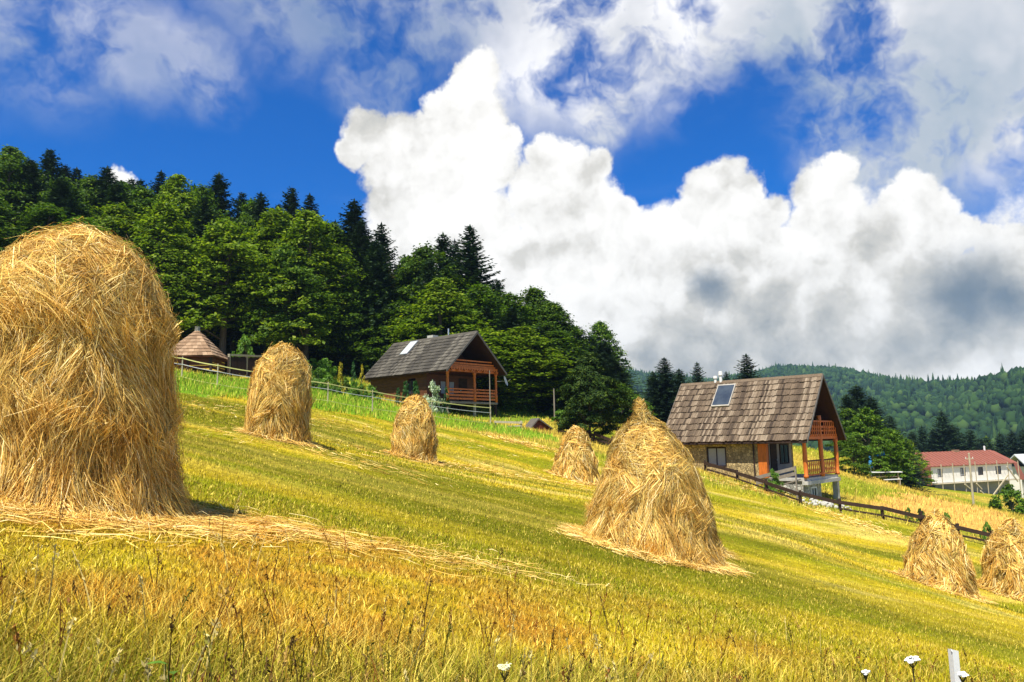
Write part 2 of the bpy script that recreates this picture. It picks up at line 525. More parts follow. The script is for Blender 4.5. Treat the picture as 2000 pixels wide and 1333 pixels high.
ctrl += [(-60, 110, 24), (-20, 112, 13), (20, 115, 1), (-110, 100, 38), (-110, 40, 30), (-60, 60, 18), (-60, 20, 15.5), (-110, -15, 28), (60, 200, -13), (150, 200, -26),
         (0, 220, 3), (-80, 200, 40), (-160, 180, 55), (110, 120, -17), (160, 100, -30), (60, 60, -12.5), (110, 40, -25), (60, 10, -15), (60, -15, -15), (120, -15, -30),
         (100, 160, -17), (45, 150, -7), (-200, 60, 55), (-200, 250, 70), (220, 250, -38), (80, 260, -18), (0, 265, 0), (-210, -15, 52), (230, -15, -52), (230, 120, -46)]
CT = np.array(ctrl)
def tps_fit(c):
    n = len(c); xy = c[:, :2]
    d2 = ((xy[:, None] - xy[None]) ** 2).sum(-1)
    K = 0.5 * d2 * np.log(np.maximum(d2, 1e-9)); K[d2 == 0] = 0
    K += np.eye(n) * 1.5
    Pm = np.c_[np.ones(n), xy]
    A = np.block([[K, Pm], [Pm.T, np.zeros((3, 3))]])
    return np.linalg.solve(A, np.r_[c[:, 2], 0, 0, 0])
TW = tps_fit(CT)
def tps(x, y):
    x = np.atleast_1d(x).astype(float); y = np.atleast_1d(y).astype(float)
    out = np.empty(len(x))
    for s in range(0, len(x), 20000):
        xs = x[s:s + 20000]; ys = y[s:s + 20000]
        d2 = (xs[:, None] - CT[None, :, 0]) ** 2 + (ys[:, None] - CT[None, :, 1]) ** 2
        U = 0.5 * d2 * np.log(np.maximum(d2, 1e-9))
        out[s:s + 20000] = U @ TW[:-3] + TW[-3] + TW[-2] * xs + TW[-1] * ys
    return out

def axis(parts):
    a = [np.arange(p[0], p[1], p[2]) for p in parts]
    return np.unique(np.round(np.concatenate(a + [np.array([parts[-1][1]])]), 4))
GX = axis([(-210, -60, 6), (-60, -30, 1.2), (-30, 34, 0.30), (34, 80, 1.0), (80, 231, 6)])
GY = axis([(-15, 2, 1.0), (2, 30, 0.25), (30, 66, 0.4), (66, 130, 1.2), (130, 266, 5)])
gx, gy = np.meshgrid(GX, GY)
gz = tps(gx.ravel(), gy.ravel()).reshape(gx.shape)
bumpy = (fbm(gx * 0.9, gy * 0.9, 3, 4) - 0.5) * 0.10 + (fbm(gx * 0.12, gy * 0.12, 5, 3) - 0.5) * 0.35 * sstep(14, 40, gy)
gz = gz + bumpy * (1 - 0.5 * sstep(60, 100, gy))

def gh(x, y):
    """ground height by bilinear lookup"""
    x = np.clip(np.asarray(x, dtype=float), GX[0], GX[-1] - 1e-3); y = np.clip(np.asarray(y, dtype=float), GY[0], GY[-1] - 1e-3)
    i = np.clip(np.searchsorted(GX, x, 'right') - 1, 0, len(GX) - 2); j = np.clip(np.searchsorted(GY, y, 'right') - 1, 0, len(GY) - 2)
    fx = (x - GX[i]) / (GX[i + 1] - GX[i]); fy = (y - GY[j]) / (GY[j + 1] - GY[j])
    return (gz[j, i] * (1 - fx) + gz[j, i + 1] * fx) * (1 - fy) + (gz[j + 1, i] * (1 - fx) + gz[j + 1, i + 1] * fx) * fy

def hit(px, py):
    """where a line of sight meets the ground"""
    d = ray(px, py)
    t = np.exp(np.linspace(math.log(2.5), math.log(200), 700)) / d.y
    z = EYE + d.z * t
    g = gh(d.x * t, d.y * t)
    k = np.argmax(z < g)
    if z[k] >= g[k]:
        k = len(t) - 1
    return (d.x * t[k], d.y * t[k])

def in_poly(poly, x, y):
    r = np.zeros(np.shape(x), dtype=bool)
    n = len(poly)
    for i in range(n):
        x0, y0 = poly[i]; x1, y1 = poly[(i + 1) % n]
        c = ((y0 > y) != (y1 > y)) & (x < (x1 - x0) * (y - y0) / ((y1 - y0) + 1e-12) + x0)
        r ^= c
    return r

GREEN = [hit(*p) for p in [(321, 722), (489, 741), (609, 757), (720, 774), (790, 797), (850, 808), (956, 828), (1020, 838), (1090, 856), (1085, 864), (960, 846), (850, 832),
                           (770, 824), (660, 808), (604, 798), (485, 783), (405, 775), (321, 760), (200, 742), (0, 700), (0, 660), (200, 695)]]
GARDEN = [hit(*p) for p in [(560, 745), (570, 728), (640, 722), (715, 738), (735, 775), (800, 790), (880, 800), (1000, 790), (1100, 812), (1080, 822), (950, 822), (850, 808), (720, 774)]]
TAN = [hit(*p) for p in [(1670, 985), (1730, 965), (1800, 968), (1850, 980), (1930, 998), (2010, 1022), (2040, 1075), (1930, 1052), (1800, 1020)]]
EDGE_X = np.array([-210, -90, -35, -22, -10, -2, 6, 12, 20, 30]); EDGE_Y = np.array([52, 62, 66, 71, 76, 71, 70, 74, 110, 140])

def field_col(x, y):
    """own colour of turf, stubble, dry grass and forest floor at a place"""
    x = np.asarray(x, float); y = np.asarray(y, float)
    L3 = lambda a, b, t: a + (b - a) * t[..., None]
    green = np.array((0.215, 0.215, 0.006)); yel = np.array((0.42, 0.31, 0.012)); straw = np.array((0.62, 0.47, 0.12)); olive = np.array((0.135, 0.135, 0.005)); rust = np.array((0.40, 0.20, 0.018))
    yr = y + 0.10 * x
    wob = (fbm(x * 0.12, y * 0.12, 61, 3) - 0.5) * 3.0
    s1 = fbm(x * 0.07, (yr + wob) * 0.55, 11, 4); s2 = fbm(x * 0.25, (yr + wob) * 0.75, 23, 4); s3 = fbm(x * 0.6, y * 0.6, 31, 4)
    c = L3(green + 0 * x[..., None], yel, sstep(0.36, 0.62, 0.65 * s1 + 0.35 * s3))
    c = L3(c, straw, sstep(0.54, 0.72, s2) * 0.65 * sstep(12, 20, y))
    c = L3(c, straw, sstep(0.62, 0.72, fbm(x * 0.05, (yr + wob) * 0.42, 91, 3)) * 0.6 * sstep(17, 22, y))
    c = L3(c, olive, sstep(0.50, 0.66, fbm(x * 0.10, (yr + wob) * 0.32, 47, 4)) * 0.85 * sstep(9, 12, y) * (1 - sstep(34, 44, y)))
    rows = 0.5 + 0.5 * np.sin((yr + wob * 0.5) * 2 * np.pi / 1.9 + 3 * s3)      # mowing rows
    c = L3(c, straw * np.array((0.95, 0.92, 0.6)), rows ** 2 * sstep(0.40, 0.6, s1) * 0.30 * sstep(11, 15, y))
    # darker after-grass right of the big stack and round the middle one
    c = L3(c, olive, np.exp(-((x - 1.0) / 5.0) ** 2 - ((y - 13.5) / 3.0) ** 2) * 0.75)
    c = L3(c, olive, np.exp(-((x - 8.0) / 6.0) ** 2 - ((y - 16.5) / 3.0) ** 2) * 0.55)
    # unmown dry strip in front
    dry = 1 - sstep(7.0, 11.5, y + 0.10 * x + (s3 - 0.5) * 4)
    dc = L3(yel + 0 * x[..., None], rust, sstep(0.38, 0.68, fbm(x * 0.9, y * 1.3, 71, 5, 0.65)))
    dc = L3(dc, rust, np.exp(-((x + 2.2) / 2.6) ** 2 - ((y - 5.6) / 1.5) ** 2) * 0.6 * sstep(0.35, 0.6, fbm(x * 1.6, y * 2.2, 77, 4)))
    dc = L3(dc, np.array((0.34, 0.29, 0.012)), sstep(0.5, 0.68, fbm(x * 0.5, y * 0.5, 83, 4)) * 0.7)
    dc = L3(dc, np.array((0.095, 0.13, 0.008)), (1 - sstep(4.3, 6.6, y - 0.85 * x + (s3 - 0.5) * 3)) * 0.75)
    c = L3(c, dc, dry)
    # edges beyond the mown field
    rough_ = sstep(44, 50, y + 0.2 * x)
    c = L3(c, L3(np.array((0.22, 0.24, 0.014)) + 0 * x[..., None], np.array((0.40, 0.29, 0.04)), sstep(0.38, 0.62, fbm(x * 0.10, y * 0.13, 101, 4))), rough_)
    gm = in_poly(GREEN, x + (s3 - 0.5) * 1.5, y + (s2 - 0.5) * 3).astype(float)
    c = L3(c, L3(np.array((0.095, 0.24, 0.010)) + 0 * x[..., None], np.array((0.20, 0.30, 0.012)), s3), gm * 0.92)
    c = L3(c, np.array((0.13, 0.22, 0.012)), in_poly(GARDEN, x + (s3 - 0.5) * 3, y + (s2 - 0.5) * 4) * 0.85)
    tm = in_poly(TAN, x + (s3 - 0.5) * 4, y + (s2 - 0.5) * 8).astype(float)
    c = L3(c, np.array((0.62, 0.36, 0.085)), tm * 0.9)
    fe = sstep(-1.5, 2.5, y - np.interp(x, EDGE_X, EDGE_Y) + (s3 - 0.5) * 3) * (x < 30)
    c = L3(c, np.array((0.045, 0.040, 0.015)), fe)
    far = sstep(125, 150, y)
    c = L3(c, np.array((0.06, 0.10, 0.02)), far * 0.8)
    return c

nx, ny = len(GX), len(GY)
idx = np.arange(nx * ny).reshape(ny, nx)
quads = np.stack([idx[:-1, :-1], idx[:-1, 1:], idx[1:, 1:], idx[1:, :-1]], -1).reshape(-1, 4)
me = mesh_np('meadow', np.c_[gx.ravel(), gy.ravel(), gz.ravel()], quads, field_col(gx, gy).reshape(-1, 3), True)
tag(link('meadow_ground', me, None, M['ground']), 'sloping mown hay meadow falling to the right', 'meadow', kind='structure')

# far hills: one closed sheet of land behind everything
prof = [(-600, 600), (0, 640), (700, 680), (1000, 700), (1150, 712), (1200, 716), (1260, 727), (1320, 733), (1400, 738), (1450, 730), (1500, 717), (1540, 711), (1600, 713), (1650, 715),
        (1700, 730), (1760, 742), (1850, 746), (1900, 742), (1950, 733), (2000, 722), (2100, 702), (2300, 690), (2700, 700)]
pr_az = np.array([math.atan2(ray(*p).x, ray(*p).y) for p in prof]); pr_el = np.array([ray(*p).z / math.hypot(ray(*p).x, ray(*p).y) for p in prof])
AZ = np.linspace(R(-75), R(80), 260)
DD = np.concatenate([np.linspace(262, 420, 14), np.linspace(450, 1500, 60), np.linspace(1560, 1950, 6)])
def hill_h(az, dd):
    el = np.interp(az, pr_az, pr_el) - 0.006
    spur = np.exp(-((az - R(36)) / R(9)) ** 2)                      # the nearer shoulder on the right
    dr = 1380 - 480 * spur + 120 * np.sin(az * 9)
    top = EYE + dr * el
    floor = -24 - 30 * sstep(R(5), R(35), az) + 30 * sstep(R(-5), R(-40), az)
    t = np.clip((dd - 330) / (dr - 330), 0, None)
    up = np.where(t < 1, t ** 1.35, 1 - 0.35 * (t - 1))
    z = floor + (top - floor) * up
    x = dd * np.sin(az); y = dd * np.cos(az)
    gully = (fbm(x * 0.006, y * 0.006, 131, 4) - 0.5) * 95 + (fbm(az * 22, dd * 0.0012, 141, 3) - 0.5) * 70
    fade = np.clip(t, 0, 1) * np.clip((1 - t) * 4, 0, 1)
    return z + gully * fade
ga, gd = np.meshgrid(AZ, DD)
hz = hill_h(ga, gd)
idx = np.arange(ga.size).reshape(ga.shape)
quads = np.stack([idx[:-1, :-1], idx[:-1, 1:], idx[1:, 1:], idx[1:, :-1]], -1).reshape(-1, 4)
M['hillside'] = mat_plain('wooded hillside', (0.012, 0.026, 0.009), 0.95, 0.05, 0.4, 0.03)
me = mesh_np('hills', np.c_[(gd * np.sin(ga)).ravel(), (gd * np.cos(ga)).ravel(), hz.ravel()], quads, None, True)
tag(link('hills', me, None, M['hillside']), 'wooded hills beyond the valley', 'hills', kind='structure')

# ico sphere template for distant crowns
import bmesh
def ico(sub):
    bm = bmesh.new(); bmesh.ops.create_icosphere(bm, subdivisions=sub, radius=1.0)
    v = np.array([p.co[:] for p in bm.verts]); f = np.array([[q.index for q in p.verts] for p in bm.faces]); bm.free()
    return v, f
def distant_forest():
    def make(n, sub, d0, d1, crest):
        v0, f0 = ico(sub)
        az = rng.uniform(R(1), R(40), n); dd = d0 + (d1 - d0) * rng.random(n) ** 0.8
        if crest:                                   # a denser row along the skyline
            ca = rng.uniform(R(2), R(40), crest)
            cd = 1380 - 480 * np.exp(-((ca - R(36)) / R(9)) ** 2) + 120 * np.sin(ca * 9) + rng.normal(0, 12, crest)
            az = np.r_[az, ca]; dd = np.r_[dd, cd]
        z = hill_h(az, dd)
        N = len(az)
        x = dd * np.sin(az); y = dd * np.cos(az)
        clump = fbm(x * 0.012, y * 0.012, 151, 3)
        con = rng.random(N) < 0.12 + 0.5 * sstep(0.5, 0.65, clump)
        r = rng.uniform(2.4, 4.8, N) * (0.7 + 0.6 * clump)
        hgt = np.where(con, r * rng.uniform(1.2, 2.0, N), r * rng.uniform(0.95, 1.4, N))
        r = np.where(con, r * 0.6, r)
        V = np.repeat(v0[None], N, 0)
        V = V * (1 + 0.34 * (rng.random((N, len(v0), 1)) - 0.5) * 2)
        zz = V[:, :, 2]
        taper = np.where(con[:, None], np.clip(0.66 - 0.45 * zz, 0.22, 1.1), 1.0)
        V[:, :, 0] *= taper; V[:, :, 1] *= taper
        V[:, :, :2] *= r[:, None, None]
        V[:, :, 2] = V[:, :, 2] * hgt[:, None] + (z + hgt * 0.5)[:, None]
        V[:, :, 0] += x[:, None]; V[:, :, 1] += y[:, None]
        return V.reshape(-1, 3), (f0[None] + (np.arange(N) * len(v0))[:, None, None]).reshape(-1, 3)
    Va, Fa = make(3600, 2, 320, 760, 0)
    Vb, Fb = make(21000, 1, 740, 1600, 1200)
    me = mesh_np('distant_forest', np.concatenate([Va, Vb]), np.concatenate([Fa, Fb + len(Va)]), None, True)
    tag(link('distant_forest', me, None, M['far']), 'mixed forest covering the hills across the valley', 'forest', kind='stuff')
distant_forest()

# ------------------------------------------------------------------ haystacks
def ribbon(p, d, n, L, w, bend, segs=2):
    """thin straw ribbons: p start, d direction, n outward normal, all (N,3)"""
    N = len(p)
    side = np.cross(d, n); side /= np.linalg.norm(side, axis=1, keepdims=True) + 1e-9
    V = []
    for k in range(segs + 1):
        t = k / segs
        c = p + d * (L * t)[:, None] + n * (bend * 4 * t * (1 - t))[:, None] + bend2_global(N) * 0
        ww = w * (1.0 if k < segs else 0.35)
        V.append(c - side * (ww / 2)[:, None]); V.append(c + side * (ww / 2)[:, None])
    V = np.stack(V, 1)
    k = 2 * (segs + 1)
    base = (np.arange(N) * k)[:, None]
    Q = [base + np.array([[2 * s, 2 * s + 1, 2 * s + 3, 2 * s + 2]]) for s in range(segs)]
    return V.reshape(-1, 3), np.concatenate(Q)
def bend2_global(N):
    return np.zeros((N, 3))

def stack_radius(prof, lump, seed, h, a):
    """h 0..1 up the stack, a angle"""
    hs = np.array([p[0] for p in prof]); rs = np.array([p[1] for p in prof])
    r = np.interp(h, hs, rs)
    ca, sa = np.cos(a), np.sin(a)
    n = fbm(ca * 1.3 + 5 + h * 2.1, sa * 1.3 + 5 - h * 1.2, seed, 4) - 0.5
    m = fbm(ca * 3 + 9, sa * 3 + 9 + h * 5.5, seed + 3, 3) - 0.5
    # tiers left by each forkful: a lip, then a recess below it
    t = (h * 3.2 + 0.9 * (fbm(ca * 1.1 + 3, sa * 1.1 + 3, seed + 7, 3) - 0.5)) % 1.0
    tier = (1 - t) ** 2 * 0.8 - 0.3
    return r + lump * (1.9 * n + 1.0 * m + 0.65 * tier) * np.clip(rs.max() and r / rs.max(), 0.15, 1) * np.clip((1.0 - h) * 6, 0.2, 1)

def haystack(px, py, Y, H, prof, nstraw, label, seed, wid, lump=0.10, lean=(0, 0), Ls=(0.25, 0.6), foot=True, mat='hay'):
    p0 = P(px, py, Y)
    base = Vector((p0.x, p0.y, float(gh(p0.x, p0.y))))
    root = empty('haystack', base)
    tag(root, label, 'haystack', 'haystacks standing in the mown meadow')
    def surf(h, a):
        r = stack_radius(prof, lump, seed, h, a)
        x = r * np.cos(a) + lean[0] * h; y = r * np.sin(a) + lean[1] * h
        # the foot follows the sloping ground
        g = gh(base.x + x, base.y + y) - base.z
        z = h * H + g * np.clip(1 - h * 1.6, 0, 1) - 0.03
        return np.stack([x, y, z], -1)
    hs = np.linspace(-0.05, 1, 46); an = np.linspace(0, 2 * np.pi, 72, endpoint=False)
    A, Hh = np.meshgrid(an, hs)
    V = surf(np.clip(Hh, 0, 1), A)
    V[..., :2] *= 0.965
    V[0, :, 2] -= 0.25
    V[-1, :, 2] -= 0.01
    nA = len(an)
    idx = np.arange(V.shape[0] * nA).reshape(V.shape[0], nA)
    q = np.stack([idx[:-1], np.roll(idx[:-1], -1, 1), np.roll(idx[1:], -1, 1), idx[1:]], -1).reshape(-1, 4)
    link('hay_body', mesh_np('hay_body', V.reshape(-1, 3), [q, idx[-1][None]], None, True), root, M['core'])
    # straws over the surface
    N = nstraw
    rs = np.array([p[1] for p in prof]); hsn = np.array([p[0] for p in prof])
    h = rng.random(N * 3); keep = rng.random(N * 3) < (np.interp(h, hsn, rs) / rs.max() * 0.8 + 0.2)
    h = h[keep][:N]; N = len(h)
    a = rng.uniform(0, 2 * np.pi, N)
    e = 0.012
    p = surf(h, a)
    pu = surf(np.clip(h + e, 0, 1), a); pd = surf(np.clip(h - e, 0, 1), a); pr = surf(h, a + 0.03); pl = surf(h, a - 0.03)
    up = pu - pd; up /= np.linalg.norm(up, axis=1, keepdims=True) + 1e-9
    ta = pr - pl; ta /= np.linalg.norm(ta, axis=1, keepdims=True) + 1e-9
    nn = np.cross(ta, up); nn /= np.linalg.norm(nn, axis=1, keepdims=True) + 1e-9
    # combed downward lower down, tangled on the cap; wisps share a direction
    patch = (fbm(np.cos(a) * 2.5 + 7, np.sin(a) * 2.5 + h * 7, seed + 11, 3) - 0.5)
    spread = 0.28 + 1.15 * sstep(0.45, 0.95, h) + 0.5 * sstep(0.5, 0.7, fbm(np.cos(a) * 2 + 2, np.sin(a) * 2 + h * 6, seed + 19, 3))
    ang = patch * 2.6 + rng.normal(0, 1, N) * spread * 0.75
    nb = N // 22                                   # wisps: straws that lie together
    bi = rng.integers(0, nb, N); inb = rng.random(N) < 0.78
    rep_ = np.where(inb, bi, np.arange(N))
    jit = 0.028 * np.where(inb, 1, 0)[:, None] * rng.normal(0, 1, (N, 2))
    h = np.clip(h[rep_] + jit[:, 0] * 0.9, 0, 1); a = a[rep_] + jit[:, 1]
    p = surf(h, a); up = up[rep_]; ta = ta[rep_]; nn = nn[rep_]
    ang = np.where(inb, ang[rep_] + rng.normal(0, 0.12, N), ang)
    bright = np.where(inb, (0.48 + 0.85 * rng.random(N))[rep_], 0.75 + 0.5 * rng.random(N))
    lift = np.where(inb, rng.normal(0.0, 0.035, N)[rep_], 0)
    d = -up * np.cos(ang)[:, None] + ta * np.sin(ang)[:, None]
    L = rng.uniform(Ls[0], Ls[1], N) * (1 - 0.35 * sstep(0.7, 1, h))
    nt = nn + rng.normal(0, 0.55, (N, 3)); nt /= np.linalg.norm(nt, axis=1, keepdims=True)
    off = rng.uniform(-0.035, 0.05, N) + np.where(rng.random(N) < 0.05, rng.uniform(0.02, 0.09, N), 0)
    d = d + nn * rng.normal(0.0, 0.09, N)[:, None] + nn * np.where(rng.random(N) < 0.035, rng.uniform(0.1, 0.6, N), 0)[:, None]
    d /= np.linalg.norm(d, axis=1, keepdims=True)
    w = wid * rng.uniform(0.6, 1.5, N)
    off = off + lift
    start = p + nn * off[:, None] - d * (L * 0.5)[:, None]
    V, Q = ribbon(start, d, nt, L, w, rng.normal(0.012, 0.02, N))
    # keep straws out of the ground
    gz_ = gh(base.x + V[:, 0], base.y + V[:, 1]) - base.z + 0.005
    V[:, 2] = np.maximum(V[:, 2], gz_ + rng.uniform(0, 0.02, len(V)))
    Vs, Qs, Cs = [V], [Q], [np.repeat(bright, 6)]
    if foot:
        n2 = int(nstraw * 0.06)
        aa = rng.uniform(0, 2 * np.pi, n2)
        rr = np.interp(0.0, hsn, rs) * (0.95 + np.abs(rng.normal(0, 0.11, n2)))
        x = rr * np.cos(aa); y = rr * np.sin(aa)
        z = gh(base.x + x, base.y + y) - base.z + rng.uniform(0.01, 0.07, n2)
        dirn = aa + rng.normal(0, 0.9, n2)
        dd_ = np.stack([np.cos(dirn), np.sin(dirn), rng.normal(0, 0.08, n2)], -1)
        L2 = rng.uniform(Ls[0], Ls[1], n2) * 0.8
        sl = gh(base.x + x + dd_[:, 0] * 0.3, base.y + y + dd_[:, 1] * 0.3) - gh(base.x + x, base.y + y)
        dd_[:, 2] += sl / 0.3
        dd_ /= np.linalg.norm(dd_, axis=1, keepdims=True)
        up_ = np.tile(np.array([[0.0, 0.0, 1.0]]), (n2, 1)) + rng.normal(0, 0.4, (n2, 3))
        V2, Q2 = ribbon(np.stack([x, y, z], -1), dd_, up_, L2, wid * rng.uniform(0.6, 1.4, n2), rng.normal(0.02, 0.02, n2))
        Qs.append(Q2 + len(V)); Vs.append(V2); Cs.append(np.ones(len(V2)))
    me = mesh_np('straw', np.concatenate(Vs), np.concatenate(Qs), np.concatenate(Cs)[:, None] * np.ones((1, 3)), False)
    tag(link('straw', me, root, M[mat]), kind='stuff')
    return root, base

S1, S1_base = haystack(140, 985, 8.5, 2.92, [(0, 1.12), (0.05, 1.03), (0.15, 0.97), (0.35, 0.92), (0.55, 0.90), (0.70, 0.87), (0.80, 0.79), (0.88, 0.65), (0.94, 0.45), (0.98, 0.24), (1, 0.06)],
         120000, 'largest haystack, domed top, straw trailing from its foot onto the grass', 3, 0.0047, 0.14, (-0.05, 0), (0.14, 0.52))
haystack(543, 852, 23, 2.68, [(0, 0.82), (0.1, 0.80), (0.4, 0.80), (0.6, 0.76), (0.75, 0.67), (0.86, 0.55), (0.94, 0.34), (0.98, 0.18), (1, 0.05)],
         20000, 'tall barrel-shaped haystack in front of the tape fence by the pavilion', 5, 0.010, 0.07, (0.12, 0), (0.3, 0.6))
haystack(809, 894, 31, 2.44, [(0, 0.84), (0.1, 0.79), (0.4, 0.75), (0.6, 0.68), (0.75, 0.57), (0.86, 0.44), (0.94, 0.30), (0.98, 0.16), (1, 0.05)],
         17000, 'narrow round-topped haystack below the dark timber chalet', 8, 0.013, 0.06, (0.05, 0), (0.3, 0.6))
haystack(1126, 936, 38, 2.42, [(0, 1.10), (0.1, 1.02), (0.3, 0.92), (0.5, 0.78), (0.66, 0.60), (0.72, 0.58), (0.86, 0.46), (0.94, 0.30), (1, 0.06)],
         14000, 'small conical haystack with a knob top in front of the bushy pine', 13, 0.021, 0.07, (0.05, 0), (0.3, 0.6))
haystack(1270, 1072, 17.1, 2.55, [(0, 1.46), (0.04, 1.36), (0.12, 1.28), (0.3, 1.15), (0.5, 0.98), (0.66, 0.80), (0.72, 0.72), (0.85, 0.52), (0.93, 0.36), (0.98, 0.22), (1, 0.05)],
         50000, 'broad conical haystack standing in front of the spike-topped one', 21, 0.0072, 0.15, (0.0, 0), (0.25, 0.6))
haystack(1300, 1052, 20.4, 3.50, [(0, 1.42), (0.1, 1.32), (0.3, 1.24), (0.5, 1.10), (0.62, 0.95), (0.74, 0.72), (0.82, 0.48), (0.87, 0.25), (0.91, 0.15), (0.97, 0.09), (1, 0.04)],
         20000, 'haystack with a spiky straw-wrapped tip behind the broad conical one', 27, 0.0105, 0.13, (-0.52, 0), (0.2, 0.5), True, 'hay_brown')
haystack(1834, 1143, 28, 2.55, [(0, 1.20), (0.06, 1.11), (0.2, 1.00), (0.4, 0.88), (0.6, 0.75), (0.75, 0.58), (0.88, 0.34), (0.96, 0.15), (1, 0.05)],
         18000, 'smooth pointed haystack standing before the dark board fence', 33, 0.017, 0.08, (0.10, 0), (0.3, 0.65))
haystack(1986, 1150, 30, 2.58, [(0, 1.14), (0.06, 1.05), (0.2, 0.96), (0.4, 0.90), (0.55, 0.86), (0.62, 0.70), (0.75, 0.58), (0.88, 0.34), (0.96, 0.15), (1, 0.05)],
         18000, 'lumpy tiered haystack beside the pointed one by the board fence', 41, 0.018, 0.14, (0.02, 0), (0.3, 0.6))

# ------------------------------------------------------------------ building materials
def mat_shingle(name, stops):
    m, g = material(name)
    geo = g.n('ShaderNodeNewGeometry')
    tc = g.n('ShaderNodeTexCoord')
    c = g.ramp(geo.outputs['Random Per Island'], stops)
    n = g.noise(tc.outputs['Object'], 1.1, 5, 0.65)
    n2 = g.noise(tc.outputs['Object'], 14, 5, 0.7)
    c = g.vmath('SCALE', c, scale=g.math('MULTIPLY', g.remap(n, 0.3, 0.7, 0.82, 1.1), g.remap(n2, 0.3, 0.7, 0.75, 1.2)))
    finish(g, c, 0.85, 0.2, bump=n2, bump_d=0.01)
    return m
M['shingle_brown'] = mat_shingle('weathered brown shingles', [(0, (0.050, 0.034, 0.022)), (0.25, (0.115, 0.080, 0.049)), (0.7, (0.175, 0.126, 0.078)), (1, (0.275, 0.21, 0.138))])
M['shingle_grey'] = mat_shingle('charcoal shingles', [(0, (0.048, 0.042, 0.032)), (0.4, (0.075, 0.066, 0.050)), (0.8, (0.10, 0.088, 0.066)), (1, (0.14, 0.125, 0.095))])
M['shingle_red'] = mat_shingle('reddish brown tiles', [(0, (0.19, 0.115, 0.062)), (0.5, (0.29, 0.18, 0.10)), (1, (0.40, 0.265, 0.155))])
M['orange'] = mat_wood('varnished orange timber', (0.64, 0.17, 0.024), 0.35, 0.45, (1, 1, 0.2), 9)
M['redwood'] = mat_wood('dark red timber', (0.115, 0.030, 0.012), 0.4, 0.6, (0.3, 1, 1), 9)
M['soffit'] = mat_wood('shade-darkened soffit', (0.055, 0.018, 0.008), 0.4, 0.7, (0.3, 1, 1), 9)  # red timber; shade under the roof overhang is put into the colour
M['brownwood'] = mat_wood('brown timber', (0.16, 0.058, 0.022), 0.4, 0.6, (0.3, 0.3, 1), 9)
M['darkwood'] = mat_wood('old dark timber', (0.045, 0.024, 0.014), 0.5, 0.8, (0.3, 0.3, 1), 7)
M['greywood'] = mat_wood('weathered grey timber', (0.26, 0.22, 0.165), 0.35, 0.85, (0.3, 1, 1), 8)
M['palewood'] = mat_wood('pale bare timber', (0.50, 0.42, 0.27), 0.3, 0.8, (1, 1, 0.3), 8)
M['trim'] = mat_plain('grey trim', (0.12, 0.105, 0.085), 0.7, 0.3, 0.25, 4)
M['concrete'] = mat_plain('pale concrete', (0.46, 0.44, 0.37), 0.9, 0.2, 0.22, 5)
M['plaster'] = mat_plain('white plaster', (0.85, 0.80, 0.68), 0.9, 0.2, 0.08, 1.5)
M['greyplaster'] = mat_plain('grey render', (0.36, 0.33, 0.27), 0.9, 0.2, 0.2, 2)
M['whitepaint'] = mat_plain('white paint', (0.75, 0.74, 0.68), 0.5, 0.4, 0.06, 3)
M['metal'] = mat_plain('galvanised metal', (0.55, 0.56, 0.56), 0.35, 0.5, 0.15, 6, metallic=0.7)
M['redroof'] = mat_plain('red sheet roof', (0.25, 0.090, 0.058), 0.7, 0.15, 0.15, 1.2, stretch=(4, 0.5, 1))
M['paleroof'] = mat_plain('pale grey sheet roof', (0.48, 0.50, 0.46), 0.6, 0.4, 0.1, 1.2)
M['tape'] = mat_plain('yellow fence tape', (0.62, 0.58, 0.20), 0.6, 0.3, 0.15, 1.0)
M['wire'] = mat_plain('white fence cord', (0.60, 0.60, 0.55), 0.6, 0.3, 0.1, 1.0)
M['blue'] = mat_plain('blue tarpaulin', (0.04, 0.24, 0.52), 0.6, 0.3, 0.2, 3)
M['petal'] = mat_plain('white petals', (0.80, 0.80, 0.74), 0.7, 0.2, 0.1, 30)
M['cream'] = mat_plain('cream blossom', (0.70, 0.66, 0.34), 0.7, 0.2, 0.15, 30)
M['stem'] = mat_plain('flower stem', (0.12, 0.10, 0.03), 0.7, 0.2, 0.3, 20)
def mat_glass():
    m, g = material('window glass')
    finish(g, (0.03, 0.035, 0.04), 0.08, 0.6)
    return m
M['glass'] = mat_glass()
def mat_panel():
    m, g = material('solar glass')
    tc = g.n('ShaderNodeTexCoord')
    n = g.noise(tc.outputs['Object'], 2, 3, 0.5)
    finish(g, g.ramp(n, [(0.3, (0.035, 0.045, 0.06)), (0.7, (0.06, 0.075, 0.09))]), 0.18, 0.5)
    return m
M['solar'] = mat_panel()
M['skylight'] = mat_plain('pale skylight pane', (0.50, 0.53, 0.50), 0.25, 0.5, 0.1, 2)
M['curtain'] = mat_plain('white curtain behind glass', (0.34, 0.34, 0.32), 0.4, 0.5, 0.15, 6, stretch=(6, 6, 1))
